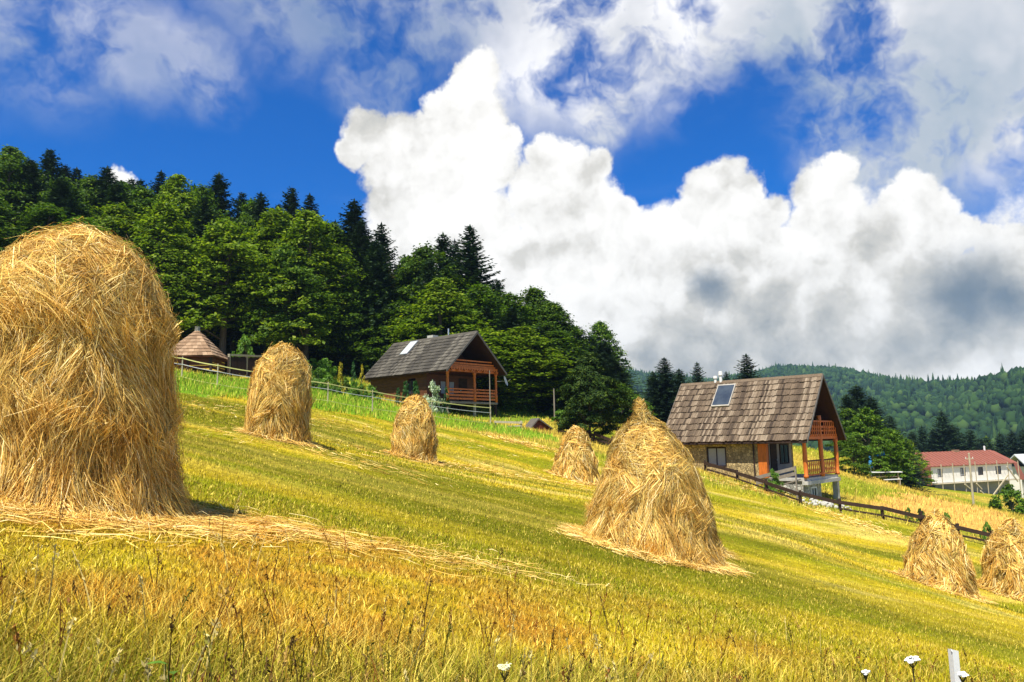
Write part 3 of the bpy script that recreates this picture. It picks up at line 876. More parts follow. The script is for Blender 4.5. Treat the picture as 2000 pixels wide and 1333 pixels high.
def mat_stone(name, tone, scale):
    m, g = material(name)
    tc = g.n('ShaderNodeTexCoord')
    v = g.n('ShaderNodeTexVoronoi'); v.inputs['Scale'].default_value = scale
    e = g.n('ShaderNodeTexVoronoi', feature='DISTANCE_TO_EDGE'); e.inputs['Scale'].default_value = scale
    w = g.vmath('ADD', tc.outputs['Object'], g.vmath('SCALE', g.noise(tc.outputs['Object'], 3, 3, out='Color'), scale=0.15))
    g.l(w, v.inputs['Vector']); g.l(w, e.inputs['Vector'])
    sp = g.n('ShaderNodeSeparateColor'); g.l(v.outputs['Color'], sp.inputs[0])
    c = g.ramp(sp.outputs[0], [(0, tuple(x * 0.55 for x in tone)), (0.5, tone), (1, tuple(min(1, x * 1.4) for x in tone))])
    n = g.noise(tc.outputs['Object'], 25, 5, 0.7)
    c = g.vmath('SCALE', c, scale=g.remap(n, 0.25, 0.75, 0.75, 1.2))
    j = g.remap(e.outputs['Distance'], 0.0, 0.10)
    c = g.mix(j, tuple(x * 0.5 for x in tone), c)
    finish(g, c, 0.9, 0.2, bump=j, bump_d=0.03, bump_s=0.9)
    return m
M['stone'] = mat_stone('tan rubble stone', (0.42, 0.31, 0.14), 5.2)
M['greystone'] = mat_stone('grey rubble stone', (0.46, 0.44, 0.36), 4.5)

# ------------------------------------------------------------------ building helpers
def box(name, parent, x0, x1, y0, y1, z0, z1, mat):
    return MB().box(x0, x1, y0, y1, z0, z1).build(name, mat, parent)
def beam(name, parent, a, b, w, h, mat, up=(0, 0, 1)):
    return MB().beam(a, b, w, h, up).build(name, mat, parent)

def course_mesh(u0, z0, u1, z1, v0, v1, t0, t1, wid, jag, thick):
    """one row of shingles on the slope from (u0,z0) up to (u1,z1)"""
    S = math.hypot(u1 - u0, z1 - z0); e = np.array([(u1 - u0) / S, (z1 - z0) / S]); nrm = np.array([-e[1], e[0]])
    if nrm[1] < 0: nrm = -nrm
    mb = MB(); v = v0
    while v < v1 - 0.02:
        wv = min(wid * random.uniform(0.75, 1.3), v1 - v)
        a, b = v + 0.004, v + wv - 0.004
        lo = t0 * S - random.uniform(0, jag); hi = min(t1 * S + 0.08, S)
        lift = random.uniform(0.060, 0.060 + thick)
        vs = []
        for (t, h0, h1) in ((lo, lift - 0.022, lift), (hi, 0.002, 0.016)):
            for (vv, hh) in ((a, h0), (b, h0), (b, h1), (a, h1)):
                q = np.array([u0, z0]) + e * t + nrm * hh
                vs.append((q[0], vv, q[1]))
        mb.add(vs, [(0, 1, 2, 3), (7, 6, 5, 4), (0, 4, 5, 1), (1, 5, 6, 2), (2, 6, 7, 3), (3, 7, 4, 0)])
        v += wv
    return mb

def gable_roof(root, w, L, ov, eave, ridge, v0, v1, ncourse, mat, wid, jag, thick, trim):
    mid = w / 2
    t = 0.10
    mb = MB()
    for sgn in (0, 1):
        ue = -ov if sgn == 0 else w + ov
        nx = -1 if sgn == 0 else 1
        poly = [(ue, eave), (mid, ridge), (mid, ridge - t * 1.5), (ue - nx * 0.02, eave - t)]
        mb.prism(poly, 'y', v0 + 0.03, v1 - 0.03)
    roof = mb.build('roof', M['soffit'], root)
    for sgn in (0, 1):
        ue = -ov if sgn == 0 else w + ov
        for c in range(ncourse):
            course_mesh(ue, eave, mid, ridge, v0, v1, c / ncourse, (c + 1) / ncourse, wid, jag, thick).build('shingle_course', mat, roof)
        # barge board along the gable
        for vv in (v0, v1):
            s = -1 if vv == v0 else 1
            beam('barge_board', roof, (ue, vv + s * 0.03, eave - 0.05), (mid, vv + s * 0.03, ridge - 0.03), 0.05, 0.20, trim, (0, s, 0.01)) if False else \
                MB().prism([(ue, eave + 0.05), (mid, ridge + 0.06), (mid, ridge - 0.16), (ue, eave - 0.14)], 'y', vv + s * 0.004, vv + s * 0.05).build('barge_board', trim, roof)
    MB().prism([(mid - 0.16, ridge - 0.10), (mid, ridge + 0.09), (mid + 0.16, ridge - 0.10)], 'y', v0 + 0.006, v1 - 0.006).build('ridge_cap', mat, roof)
    return roof

def window(parent, axis, pos, a0, a1, z0, z1, frame, pane, mull=1, out=-1, depth=0.07):
    """axis 'x': lies in the plane x=pos spanning y a0..a1; axis 'y': plane y=pos spanning x"""
    def bx(mb, a, b, zz0, zz1, d0, d1):
        lo, hi = sorted((pos + out * d0, pos + out * d1))
        if axis == 'x': mb.box(lo, hi, a, b, zz0, zz1)
        else: mb.box(a, b, lo, hi, zz0, zz1)
    f = 0.075
    mb = MB()
    bx(mb, a0, a1, z1 - f, z1, 0, depth); bx(mb, a0, a1, z0, z0 + f, 0, depth)
    bx(mb, a0, a0 + f, z0 + f, z1 - f, 0, depth); bx(mb, a1 - f, a1, z0 + f, z1 - f, 0, depth)
    wn = mb.build('window', frame, parent)
    n = mull + 1
    for k in range(n):
        b0 = a0 + f + (a1 - a0 - 2 * f) * k / n; b1 = a0 + f + (a1 - a0 - 2 * f) * (k + 1) / n
        m2 = MB(); bx(m2, b0 + (0.02 if k else 0), b1 - (0.02 if k < n - 1 else 0), z0 + f, z1 - f, 0.012, 0.028); m2.build('pane', pane, wn)
        if k:
            m3 = MB(); bx(m3, b0 - 0.03, b0 + 0.03, z0 + f, z1 - f, 0.005, depth - 0.01); m3.build('mullion', frame, wn)
    return wn

def wall_x(mb, x0, x1, y0, y1, z0, z1, holes=()):
    """wall slab in the y-z plane with openings (ya, yb, za, zb)"""
    ys = y0
    for (a, b, c, d) in sorted(holes):
        mb.box(x0, x1, ys, a, z0, z1)
        mb.box(x0, x1, a, b, z0, c); mb.box(x0, x1, a, b, d, z1)
        ys = b
    mb.box(x0, x1, ys, y1, z0, z1)
    return mb

AX = R(48.5)
# ------------------------------------------------------------------ stone chalet (right)
def stone_chalet():
    w, L = 5.4, 9.3
    o = P(1577, 934, 48.0)
    root = empty('stone_chalet', o, AX)
    tag(root, 'tan stone chalet with brown shingle roof, solar panel and orange timber porch', 'chalet', 'chalets on the slope')
    eave, ridge = 2.40, 6.28
    gable_roof(root, w, L, 0.55, eave - 0.16, ridge, -0.35, L + 0.35, 10, M['shingle_brown'], 0.135, 0.07, 0.05, M['trim'])
    bz = float(gh(o.x, o.y)) - o.z
    pd = 3.0
    MB().box(0.15, w, 0.10, L, -0.20, -0.02).build('deck_slab', M['concrete'], root)
    mb = MB(); wall_x(mb, 0.0, 0.3, pd, L, -2.2, eave + 0.28, [(5.15, 6.55, 0.62, 1.92)])
    mb.build('wall', M['stone'], root)
    MB().box(w - 0.3, w, pd, L, -2.2, eave + 0.28).build('wall', M['stone'], root)
    # end wall and the wall at the back of the porch
    gz0 = eave + 0.35
    MB().prism([(0.3, -2.2), (w - 0.3, -2.2), (w - 0.3, gz0 - 0.1), (w / 2, ridge - 0.55), (0.3, gz0 - 0.1)], 'y', L - 0.3, L - 0.01).build('wall', M['stone'], root)
    MB().box(0.3, w - 0.3, pd, pd + 0.2, -0.2, 2.3).build('porch_wall', M['greyplaster'], root)
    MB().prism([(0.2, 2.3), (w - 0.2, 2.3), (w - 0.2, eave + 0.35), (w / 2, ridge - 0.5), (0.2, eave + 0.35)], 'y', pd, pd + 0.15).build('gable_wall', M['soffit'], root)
    window(root, 'y', pd, 0.75, 1.45, 0.7, 2.0, M['darkwood'], M['glass'], 0)
    window(root, 'y', pd, 3.2, 4.6, 0.7, 2.0, M['darkwood'], M['glass'], 1)
    d = MB().box(1.75, 2.7, pd - 0.05, pd + 0.01, 0.0, 2.1).build('door', M['darkwood'], root)
    MB().box(2.55, 2.60, pd - 0.12, pd - 0.05, 0.95, 1.05).build('handle', M['metal'], d)
    window(root, 'x', 0.12, 5.18, 6.52, 0.65, 1.89, M['darkwood'], M['curtain'], 1, -1)
    # orange corner panel where the stone begins
    MB().box(-0.03, 0.27, pd - 0.55, pd - 0.004, -0.02, eave - 0.05).build('corner_panel', M['orange'], root)
    # rain pipe
    MB().tube([(-0.09, pd + 0.25, eave - 0.25), (-0.09, pd + 0.25, -1.2)], [0.045, 0.045], 8).build('rain_pipe', M['darkwood'], root)
    MB().tube([(-0.53, -0.3, eave - 0.28), (-0.53, L + 0.3, eave - 0.28)], [0.06, 0.06], 8).build('gutter', M['darkwood'], root)
    # porch posts: turned
    def post(x, y, h):
        pts, rr = [], []
        for t, r in ((0, 0.15), (0.06, 0.15), (0.08, 0.11), (0.3, 0.135), (0.5, 0.145), (0.7, 0.135), (0.86, 0.11), (0.9, 0.15), (1, 0.15)):
            pts.append((x, y, -0.02 + t * (h + 0.02))); rr.append(r)
        return MB().tube(pts, rr, 10).build('post', M['orange'], root, True)
    post(0.1, 0.1, 2.35); post(w - 0.1, 0.1, 2.35); post(w / 2, 0.1, 3.75)
    beam('balcony_beam', root, (-0.1, 0.1, 2.36), (w + 0.1, 0.1, 2.36), 0.16, 0.18, M['orange'])
    MB().box(0.2, w - 0.2, 0.19, pd - 0.01, 2.26, 2.36).build('balcony_floor', M['redwood'], root)
    # upper lattice rail
    rail = beam('balcony_rail', root, (0.72, 0.02, 3.38), (w - 0.72, 0.02, 3.38), 0.07, 0.09, M['orange'])
    for z in (2.52, 2.80, 3.02):
        um = max(0.05, (z - eave) / 1.244 - 0.10)
        beam('rail', rail, (um, 0.02, z), (w - um, 0.02, z), 0.05, 0.12 if z < 3 else 0.16, M['orange'])
    k = 0
    x = 0.25
    while x < w - 0.15:
        if abs(x - w / 2) > 0.18:
            beam('baluster', rail, (x, -0.035, 2.46), (x, -0.035, min(3.36, eave + 1.244 * (min(x, w - x) + 0.12))), 0.09, 0.03, M['orange'], (0, 1, 0))
        x += 0.32
    # porch rail with turned-out boards
    rail = beam('porch_rail', root, (0.25, 0.1, 0.98), (w - 0.25, 0.1, 0.98), 0.08, 0.09, M['redwood'])
    beam('rail', rail, (0.25, 0.1, 0.14), (w - 0.25, 0.1, 0.14), 0.05, 0.10, M['orange'])
    x = 0.42
    while x < w - 0.3:
        if abs(x - w / 2) > 0.2:
            MB().prism([(x - 0.05, 0.2), (x + 0.05, 0.2), (x + 0.11, 0.42), (x + 0.04, 0.56), (x + 0.10, 0.74), (x + 0.04, 0.93), (x - 0.04, 0.93), (x - 0.10, 0.74), (x - 0.04, 0.56), (x - 0.11, 0.42)],
                       'y', 0.085, 0.115).build('baluster', M['orange'], rail)
        x += 0.30
    # plank ramp up to the porch from the side
    for i in range(3):
        beam('ramp_board', root, (-0.22 - 0.26 * i, 0.35, -0.08 - 0.02 * i), (-0.30 - 0.26 * i, 2.7, -0.75 - 0.02 * i), 0.24, 0.06, M['greywood'])
    for i in (0, 1):
        beam('ramp_rail', root, (-0.95, 0.3, 0.62 - 0.32 * i), (-1.05, 2.75, 0.02 - 0.32 * i), 0.05, 0.20, M['greywood'], (0, 0, 1))
    beam('ramp_rail_post', root, (-0.95, 0.3, -1.3), (-0.95, 0.3, 0.75), 0.08, 0.08, M['greywood'])
    beam('ramp_rail_post', root, (-1.05, 2.7, -1.5), (-1.05, 2.7, 0.15), 0.08, 0.08, M['greywood'])
    # basement under the porch
    mb = MB(); 
    mb.box(0.25, 3.0, 0.35, 0.6, -2.6, -0.2); mb.box(0.25, 0.5, 0.6, 8.5, -2.6, -0.2); mb.box(2.75, 3.0, 0.6, 8.5, -2.6, -0.2)
    mb.build('basement_wall', M['greystone'], root)
    MB().box(0.02, 5.42, -0.02, 0.35, -0.42, -0.20).build('deck_edge', M['concrete'], root)
    window(root, 'y', 0.35, 1.25, 2.1, -1.5, -0.62, M['whitepaint'], M['glass'], 1)
    MB().box(w - 0.38, w - 0.06, 0.06, 0.38, -3.2, -0.42).build('concrete_post', M['concrete'], root)
    MB().box(w - 0.38, w - 0.06, 3.0, 3.32, -3.2, -0.2).build('concrete_post', M['concrete'], root)
    # solar panel, lying just over the shingles
    S = Vector((w / 2 + 0.55, 0, ridge - eave + 0.16)); e = S.normalized(); nrm = Vector((-e.z, 0, e.x))
    def roofpt(t, v, h): return Vector((-0.55, 0, eave - 0.16)) + S * t + Vector((0, v, 0)) + nrm * h
    pan = MB()
    c = [roofpt(0.56, 5.35, 0.15), roofpt(0.56, 6.65, 0.15), roofpt(0.93, 6.65, 0.15), roofpt(0.93, 5.35, 0.15)]
    c2 = [p - nrm * 0.13 for p in c]
    pan.add(c + c2, [(0, 1, 2, 3), (7, 6, 5, 4), (0, 4, 5, 1), (1, 5, 6, 2), (2, 6, 7, 3), (3, 7, 4, 0)])
    fr = pan.build('solar_panel', M['greyplaster'], root)
    m = sum(c, Vector()) / 4
    c3 = [m + (p - m) * 0.90 + nrm * 0.006 for p in c]
    MB().add(c3, [(0, 1, 2, 3)]).build('solar_glass', M['solar'], fr)
    for (v, h) in ((6.6, 0.75), (7.0, 0.45)):
        MB().tube([(w / 2, v, ridge - 0.2), (w / 2, v, ridge + h * 0.6), (w / 2, v, ridge + h * 0.62), (w / 2, v, ridge + h)], [0.10, 0.10, 0.15, 0.13], 10).build('flue_pipe', M['whitepaint'], root)
    return root
stone_chalet()

# ------------------------------------------------------------------ timber chalet (left)
def timber_chalet():
    w, L = 5.55, 9.2
    o = P(874, 783, 60.0)
    root = empty('timber_chalet', o, AX)
    tag(root, 'brown timber chalet with charcoal shingle roof and orange balcony on stilts', 'chalet', 'chalets on the slope')
    eave, ridge = 2.27, 5.45
    gable_roof(root, w, L, 0.60, eave, ridge, -0.55, L + 0.35, 11, M['shingle_grey'], 0.26, 0.03, 0.02, M['trim'])
    pd = 2.3
    MB().box(0.0, w, -0.05, L, -0.18, -0.02).build('deck', M['greywood'], root)
    # timber walls in boards
    def boards(x0, x1, y0, y1, holes, mat):
        n = 11; z = -0.02
        mb = MB()
        for k in range(n):
            h = (eave + 0.45) / n
            mb_ = (x0 + 0.0 if k % 2 else x0 - 0.012)
            hs = [q for q in holes if q[2] < z + h - 0.02 and q[3] > z + 0.02]
            ys = y0
            for q in sorted(hs):
                mb.box(mb_, x1, ys, q[0], z + 0.006, z + h - 0.006); ys = q[1]
            mb.box(mb_, x1, ys, y1, z + 0.006, z + h - 0.006)
            z += h
        return mb.build('wall', mat, root)
    boards(0.0, 0.2, pd, L, [(3.6, 4.5, 0.7, 1.8)], M['brownwood'])
    boards(w - 0.2, w, pd, L, [], M['brownwood'])
    MB().prism([(0.2, 0), (w - 0.2, 0), (w - 0.2, eave + 0.3), (w / 2, ridge - 0.4), (0.2, eave + 0.3)], 'y', L - 0.2, L - 0.01).build('wall', M['brownwood'], root)
    MB().box(0.2, w - 0.2, pd + 0.01, pd + 0.2, -0.02, 2.2).build('porch_wall', M['brownwood'], root)
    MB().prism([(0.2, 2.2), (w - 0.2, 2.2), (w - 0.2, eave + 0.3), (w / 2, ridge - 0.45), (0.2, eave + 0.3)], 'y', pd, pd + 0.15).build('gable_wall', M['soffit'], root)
    for (a, b) in ((0.35, 1.0), (1.35, 2.05), (2.3, 3.0)):
        window(root, 'y', pd, a, b, 0.65, 1.75, M['brownwood'], M['curtain'], 0)
    d = MB().box(3.5, 4.4, pd - 0.05, pd - 0.002, 0.0, 2.0).build('door', M['darkwood'], root)
    MB().box(3.58, 3.63, pd - 0.12, pd - 0.05, 0.95, 1.05).build('handle', M['metal'], d)
    window(root, 'x', 0.02, 3.6, 4.5, 0.7, 1.8, M['darkwood'], M['glass'], 1)
    # lower wall below the deck at the uphill end
    MB().box(0.25, w - 0.25, 3.2, L - 0.1, -1.8, -0.18).build('footing', M['darkwood'], root)
    def post(x, y, z0, h):
        pts, rr = [], []
        for t, r in ((0, 0.12), (0.28, 0.12), (0.30, 0.085), (0.36, 0.125), (0.42, 0.085), (0.6, 0.105), (0.80, 0.085), (0.84, 0.125), (0.9, 0.09), (0.93, 0.14), (1, 0.14)):
            pts.append((x, y, z0 + t * (h - z0))); rr.append(r)
        return MB().tube(pts, rr, 10).build('post', M['orange'], root, True)
    for x in (0.08, 3.0, w - 0.08):
        post(x, 0.05, -0.02, 2.3)
    beam('balcony_beam', root, (-0.15, 0.05, 2.36), (w + 0.15, 0.05, 2.36), 0.14, 0.16, M['orange'])
    MB().box(0.2, w - 0.2, 0.14, pd - 0.01, 2.28, 2.36).build('balcony_floor', M['redwood'], root)
    for i, x in enumerate(np.linspace(0.3, w - 0.3, 8)):
        beam('joist_end', root, (x, -0.28, 2.36), (x, -0.03, 2.36), 0.09, 0.12, M['orange'])
    bal = beam('balcony_rail', root, (0.62, -0.02, 3.17), (w - 0.62, -0.02, 3.17), 0.07, 0.10, M['orange'])
    for z, h in ((2.93, 0.13), (2.76, 0.13)):
        um = (z - eave) / 0.942 - 0.30
        beam('rail_board', bal, (um, -0.02, z), (w - um, -0.02, z), 0.04, h, M['orange'])
    # scalloped valance
    x = 0.0
    while x < w - 0.05:
        ww = min(0.28, w - x)
        MB().prism([(x + 0.008, 2.68), (x + ww - 0.008, 2.68), (x + ww - 0.008, 2.52), (x + ww * 0.75, 2.45), (x + ww * 0.5, 2.43), (x + ww * 0.25, 2.45), (x + 0.008, 2.52)], 'y', -0.09, -0.05).build('valance_board', M['orange'], bal)
        x += ww
    for (xa, xb) in ((0.2, 2.88), (3.12, w - 0.2)):
        rail = beam('porch_rail', root, (xa, 0.05, 0.93), (xb, 0.05, 0.93), 0.08, 0.10, M['orange'])
        for z in (0.70, 0.45, 0.20):
            beam('rail_board', rail, (xa, 0.05, z), (xb, 0.05, z), 0.04, 0.15, M['orange'])
    # stilts, each down to the ground
    for (x, y) in ((0.12, 0.1), (3.0, 0.1), (w - 0.12, 0.1), (w - 0.12, 2.4), (0.12, 2.4)):
        wp = Vector((o.x + x * math.cos(AX) - y * math.sin(AX), o.y + x * math.sin(AX) + y * math.cos(AX)))
        zb = float(gh(wp.x, wp.y)) - o.z - 0.1
        if zb < -0.25:
            beam('stilt', root, (x, y, zb), (x, y, -0.18), 0.17, 0.17, M['palewood'] if x < 4 else M['darkwood'])
    # loose pole leaning on the porch
    # skylight
    S = Vector((w / 2 + 0.6, 0, ridge - eave)); e = S.normalized(); nrm = Vector((-e.z, 0, e.x))
    def roofpt(t, v, h): return Vector((-0.6, 0, eave)) + S * t + Vector((0, v, 0)) + nrm * h
    c = [roofpt(0.58, 6.1, 0.14), roofpt(0.58, 7.05, 0.14), roofpt(0.96, 7.05, 0.14), roofpt(0.96, 6.1, 0.14)]
    c2 = [p - nrm * 0.12 for p in c]
    fr = MB().add(c + c2, [(0, 1, 2, 3), (7, 6, 5, 4), (0, 4, 5, 1), (1, 5, 6, 2), (2, 6, 7, 3), (3, 7, 4, 0)]).build('skylight', M['metal'], root)
    m = sum(c, Vector()) / 4
    MB().add([m + (p - m) * 0.92 + nrm * 0.006 for p in c], [(0, 1, 2, 3)]).build('pane', M['skylight'], fr)
    MB().box(w / 2 + 0.05, w / 2 + 0.65, 4.6, 5.3, ridge - 0.9, ridge + 0.30).build('chimney', M['concrete'], root)
    MB().tube([(w / 2 + 0.2, 2.9, ridge - 0.4), (w / 2 + 0.2, 2.9, ridge + 0.65)], [0.06, 0.06], 8).build('flue_pipe', M['metal'], root)
    # satellite dish on the far eave
    dish = MB()
    pts = []
    n = 16
    cx = Vector((w + 0.75, -0.3, 1.75)); ax = Vector((0.45, -0.85, 0.3)).normalized()
    s = ax.cross(Vector((0, 0, 1))).normalized(); u = s.cross(ax)
    vs = [cx - ax * 0.10]
    for rr, dep in ((0.22, -0.07), (0.42, 0.0)):
        for k in range(n):
            a = 2 * math.pi * k / n
            vs.append(cx + (s * math.cos(a) + u * math.sin(a)) * rr + ax * dep)
    fs = [(0, 1 + k, 1 + (k + 1) % n) for k in range(n)] + [(1 + k, 1 + n + k, 1 + n + (k + 1) % n, 1 + (k + 1) % n) for k in range(n)]
    dsh = dish.add(vs, fs).build('satellite_dish', M['whitepaint'], root, True)
    MB().tube([cx - ax * 0.1, Vector((w, 0.05, 1.7))], [0.025, 0.025], 6).build('bracket', M['metal'], dsh)
    MB().tube([cx - ax * 0.1 - u * 0.2, cx + ax * 0.42], [0.015, 0.015], 6).build('feed_arm', M['metal'], dsh)
    return root
timber_chalet()

# ------------------------------------------------------------------ hipped pavilion (far left)
def pavilion():
    W, D = 3.8, 4.2
    a = P(413, 694, 57.0)
    rz = R(3)
    root = empty('pavilion', (a.x - W * 0.5, a.y + D * 0.5, float(gh(a.x - W / 2, a.y + D / 2)) - 0.1), rz)
    tag(root, 'small open pavilion with steep reddish hipped roof at the forest edge', 'pavilion')
    e = a.z - root.location.z; t = P(374, 644, 59.0).z - root.location.z
    hw, hd = W / 2, D / 2
    cs = [(-hw, -hd), (hw, -hd), (hw, hd), (-hw, hd)]
    roof = MB().add([(x, y, e) for x, y in cs] + [(0, 0, t)] + [(x, y, e - 0.08) for x, y in cs],
                    [(0, 1, 4), (1, 2, 4), (2, 3, 4), (3, 0, 4), (8, 7, 6, 5), (0, 5, 6, 1), (1, 6, 7, 2), (2, 7, 8, 3), (3, 8, 5, 0)]).build('roof', M['redwood'], root)
    n = 8
    for k in range(n):
        mb = MB()
        f0, f1 = k / n, min((k + 1) / n + 0.03, 1)
        for i in range(4):
            x0, y0 = cs[i]; x1, y1 = cs[(i + 1) % 4]
            mx, my = (x0 + x1) / 2, (y0 + y1) / 2
            l = math.hypot(mx, my); nx, ny = mx / l, my / l
            m = max(2, int(10 * (1 - f0)))
            for j in range(m):
                s0, s1 = j / m + 0.002, (j + 1) / m - 0.002
                def q(s, f, h):
                    return ((x0 + (x1 - x0) * s) * (1 - f) + nx * h * 0.8, (y0 + (y1 - y0) * s) * (1 - f) + ny * h * 0.8, e + (t - e) * f + h * 0.7)
                h = random.uniform(0.045, 0.065)
                mb.add([q(s0, f0, h), q(s1, f0, h), q(s1, f1, 0.012), q(s0, f1, 0.012), q(s0, f0, h - 0.03), q(s1, f0, h - 0.03)], [(0, 1, 2, 3), (4, 5, 1, 0), (4, 0, 3), (5, 2, 1)])
        mb.build('tile_course', M['shingle_red'], roof)
    MB().tube([(0, 0, t - 0.12), (0, 0, t + 0.02), (0, 0, t + 0.03), (0, 0, t + 0.22)], [0.20, 0.22, 0.16, 0.20], 8).build('finial', M['greystone'], roof)
    for (x, y) in cs:
        beam('post', root, (x * 0.86, y * 0.86, -0.3), (x * 0.86, y * 0.86, e - 0.05), 0.16, 0.16, M['darkwood'])
    beam('post', root, (0.0, -hd * 0.86, -0.3), (0.0, -hd * 0.86, e - 0.05), 0.14, 0.14, M['darkwood'])
    for i, nm in ((0, 'parapet'), (1, 'parapet')):
        x0, y0 = cs[i]; x1, y1 = cs[(i + 1) % 4]
        for k in range(4):
            beam('parapet_board', root, (x0 * 0.82, y0 * 0.82, 0.18 + k * 0.24), (x1 * 0.82, y1 * 0.82, 0.18 + k * 0.24), 0.05, 0.21, M['redwood'])
pavilion()

# ------------------------------------------------------------------ long white building with red roof (right)
def white_building():
    a = P(1817, 944, 116.0); b = P(1979, 936, 123.0)
    b.z = a.z
    ln = (Vector((b.x, b.y)) - Vector((a.x, a.y))).length
    rz = math.atan2(b.y - a.y, b.x - a.x)
    root = empty('white_house', a, rz)
    tag(root, 'long white house with red sheet roof, wooden scaffolding along its front', 'house')
    H = 2.35; D = 7.0
    holes = [(1.6, 2.6, 0.75, 1.95), (6.1, 7.2, 0.75, 1.95), (9.7, 10.8, 0.75, 1.95), (13.4, 14.6, 0.75, 1.95)]
    sc_ = ln / 17.0
    holes = [(p * sc_, q * sc_, r, s) for p, q, r, s in holes]
    mb = MB(); xs = 0
    for (p, q, r, s) in holes:
        mb.box(xs, p, 0, 0.3, 0, H); mb.box(p, q, 0, 0.3, 0, r); mb.box(p, q, 0, 0.3, s, H); xs = q
    mb.box(xs, ln, 0, 0.3, 0, H)
    mb.build('wall', M['plaster'], root)
    for i, (p, q, r, s) in enumerate(holes):
        window(root, 'y', 0.1, p, q, r, s, M['darkwood'], M['curtain'] if i in (0, 1) else M['glass'], 1)
    MB().box(-0.3, ln + 0.3, -0.3, D, -0.18, 0.0).build('floor_slab', M['concrete'], root)
    MB().box(1.6, ln - 0.2, 0.5, D, -5.0, -0.18).build('lower_wall', M['greyplaster'], root)
    # roof: sheet over the front with steep cheeks at both ends
    rd = D * 0.5
    roof = MB().prism([(-0.28, H + 0.03), (rd, H + 1.95), (D + 0.5, H - 0.1), (D + 0.5, H - 0.25), (rd, H + 1.8), (-0.28, H - 0.1)], 'x', -0.4, ln + 0.4)
    roof = roof.build('roof', M['redroof'], root)
    for k in range(int(ln / 0.8)):
        x = 0.2 + k * 0.8
        MB().beam((x, -0.5, H - 0.07), (x, rd, H + 1.99), 0.05, 0.06).build('seam', M['redroof'], roof)
    L0, L1 = -0.02, ln + 0.02
    MB().add([(L0, -0.3, H - 0.15), (L0, rd, H + 1.85), (L0 - 2.4, rd, H + 1.6), (L0 - 2.4, -0.1, H - 0.2), (L0 - 0.2, -0.5, -0.25), (L0 - 0.5, 0.2, -0.3)],
             [(0, 1, 2, 3), (0, 3, 5, 4)]).build('roof_cheek', M['redroof'], root)
    MB().add([(L1, -0.3, H - 0.1), (L1, rd, H + 1.9), (L1 + 1.1, rd, H + 1.8), (L1 + 1.1, -0.2, H), (L1 + 0.15, -0.9, -0.2), (L1 + 1.6, -0.9, -0.2)],
             [(0, 1, 2, 3), (0, 3, 5, 4)]).build('roof_cheek', M['redroof'], root)
    MB().box(L1 + 1.2, L1 + 1.5, -0.8, -0.5, -4.0, -0.2).build('concrete_post', M['concrete'], root)
    MB().tube([(ln - 1.0, rd, H + 1.8), (ln - 1.0, rd, H + 2.6)], [0.14, 0.14], 8).build('flue_pipe', M['whitepaint'], root)
    MB().box(ln * 0.55, ln * 0.55 + 1.0, rd - 0.3, rd + 0.3, H + 1.7, H + 2.15).build('chimney', M['shingle_red'], root)
    # scaffolding: a separate thing against the front
    s = empty('scaffolding', a, rz)
    tag(s, 'bare wooden scaffolding standing against the white house front', 'scaffolding')
    for x in np.linspace(1.0, ln - 0.3, 8):
        wp = a + Vector((x * math.cos(rz) + 1.2 * math.sin(rz), x * math.sin(rz) - 1.2 * math.cos(rz), 0))
        z0 = float(gh(wp.x, wp.y)) - a.z - 0.1
        beam('upright', s, (x, -1.2, min(z0, -0.6)), (x, -1.2, 2.6 + random.uniform(-0.2, 0.3)), 0.09, 0.09, M['palewood'])
    beam('platform', s, (0.0, -0.9, -0.12), (ln, -0.9, -0.12), 0.7, 0.08, M['palewood'])
    for (x0, z0, x1, z1) in ((ln * 0.55, -3.2, ln * 0.83, 0.6), (ln * 0.48, -1.4, ln * 0.70, -4.2), (ln * 0.83, 1.9, ln * 0.95, -0.4), (ln * 0.30, -0.3, ln * 0.36, -1.0), (ln * 0.44, -0.3, ln * 0.5, -1.2)):
        beam('brace', s, (x0, -1.32, z0), (x1, -1.32, z1), 0.12, 0.16, M['orange'] if False else M['palewood'])
    # pale roofed neighbour beyond the right end
    c = P(2030, 940, 131)
    h = empty('grey_roof_house', c, rz)
    tag(h, 'house with pale grey sheet roof beyond the red roofed one', 'house')
    MB().box(1.2, 9, 1, 7, -4, 2.2).build('wall', M['plaster'], h)
    MB().prism([(-0.4, 0.2), (3.8, 4.3), (8.2, 0.2), (8.2, 0.05), (3.8, 4.1), (-0.4, 0.05)], 'x', 0.0, 10).build('roof', M['paleroof'], h)
white_building()

# ------------------------------------------------------------------ trees
def leaf_quads(c, nrm, size, asp, rg):
    """diamond leaves: centres c (N,3), normals nrm, half-length size, aspect"""
    N = len(c)
    r = rg.normal(0, 1, (N, 3))
    t = np.cross(nrm, r); t /= np.linalg.norm(t, axis=1, keepdims=True) + 1e-9
    b = np.cross(nrm, t)
    s = size[:, None]
    V = np.stack([c - t * s, c + b * s * asp + nrm * s * 0.15, c + t * s, c - b * s * asp + nrm * s * 0.15], 1).reshape(-1, 3)
    Q = (np.arange(N) * 4)[:, None] + np.array([[0, 1, 2, 3]])
    return V, Q

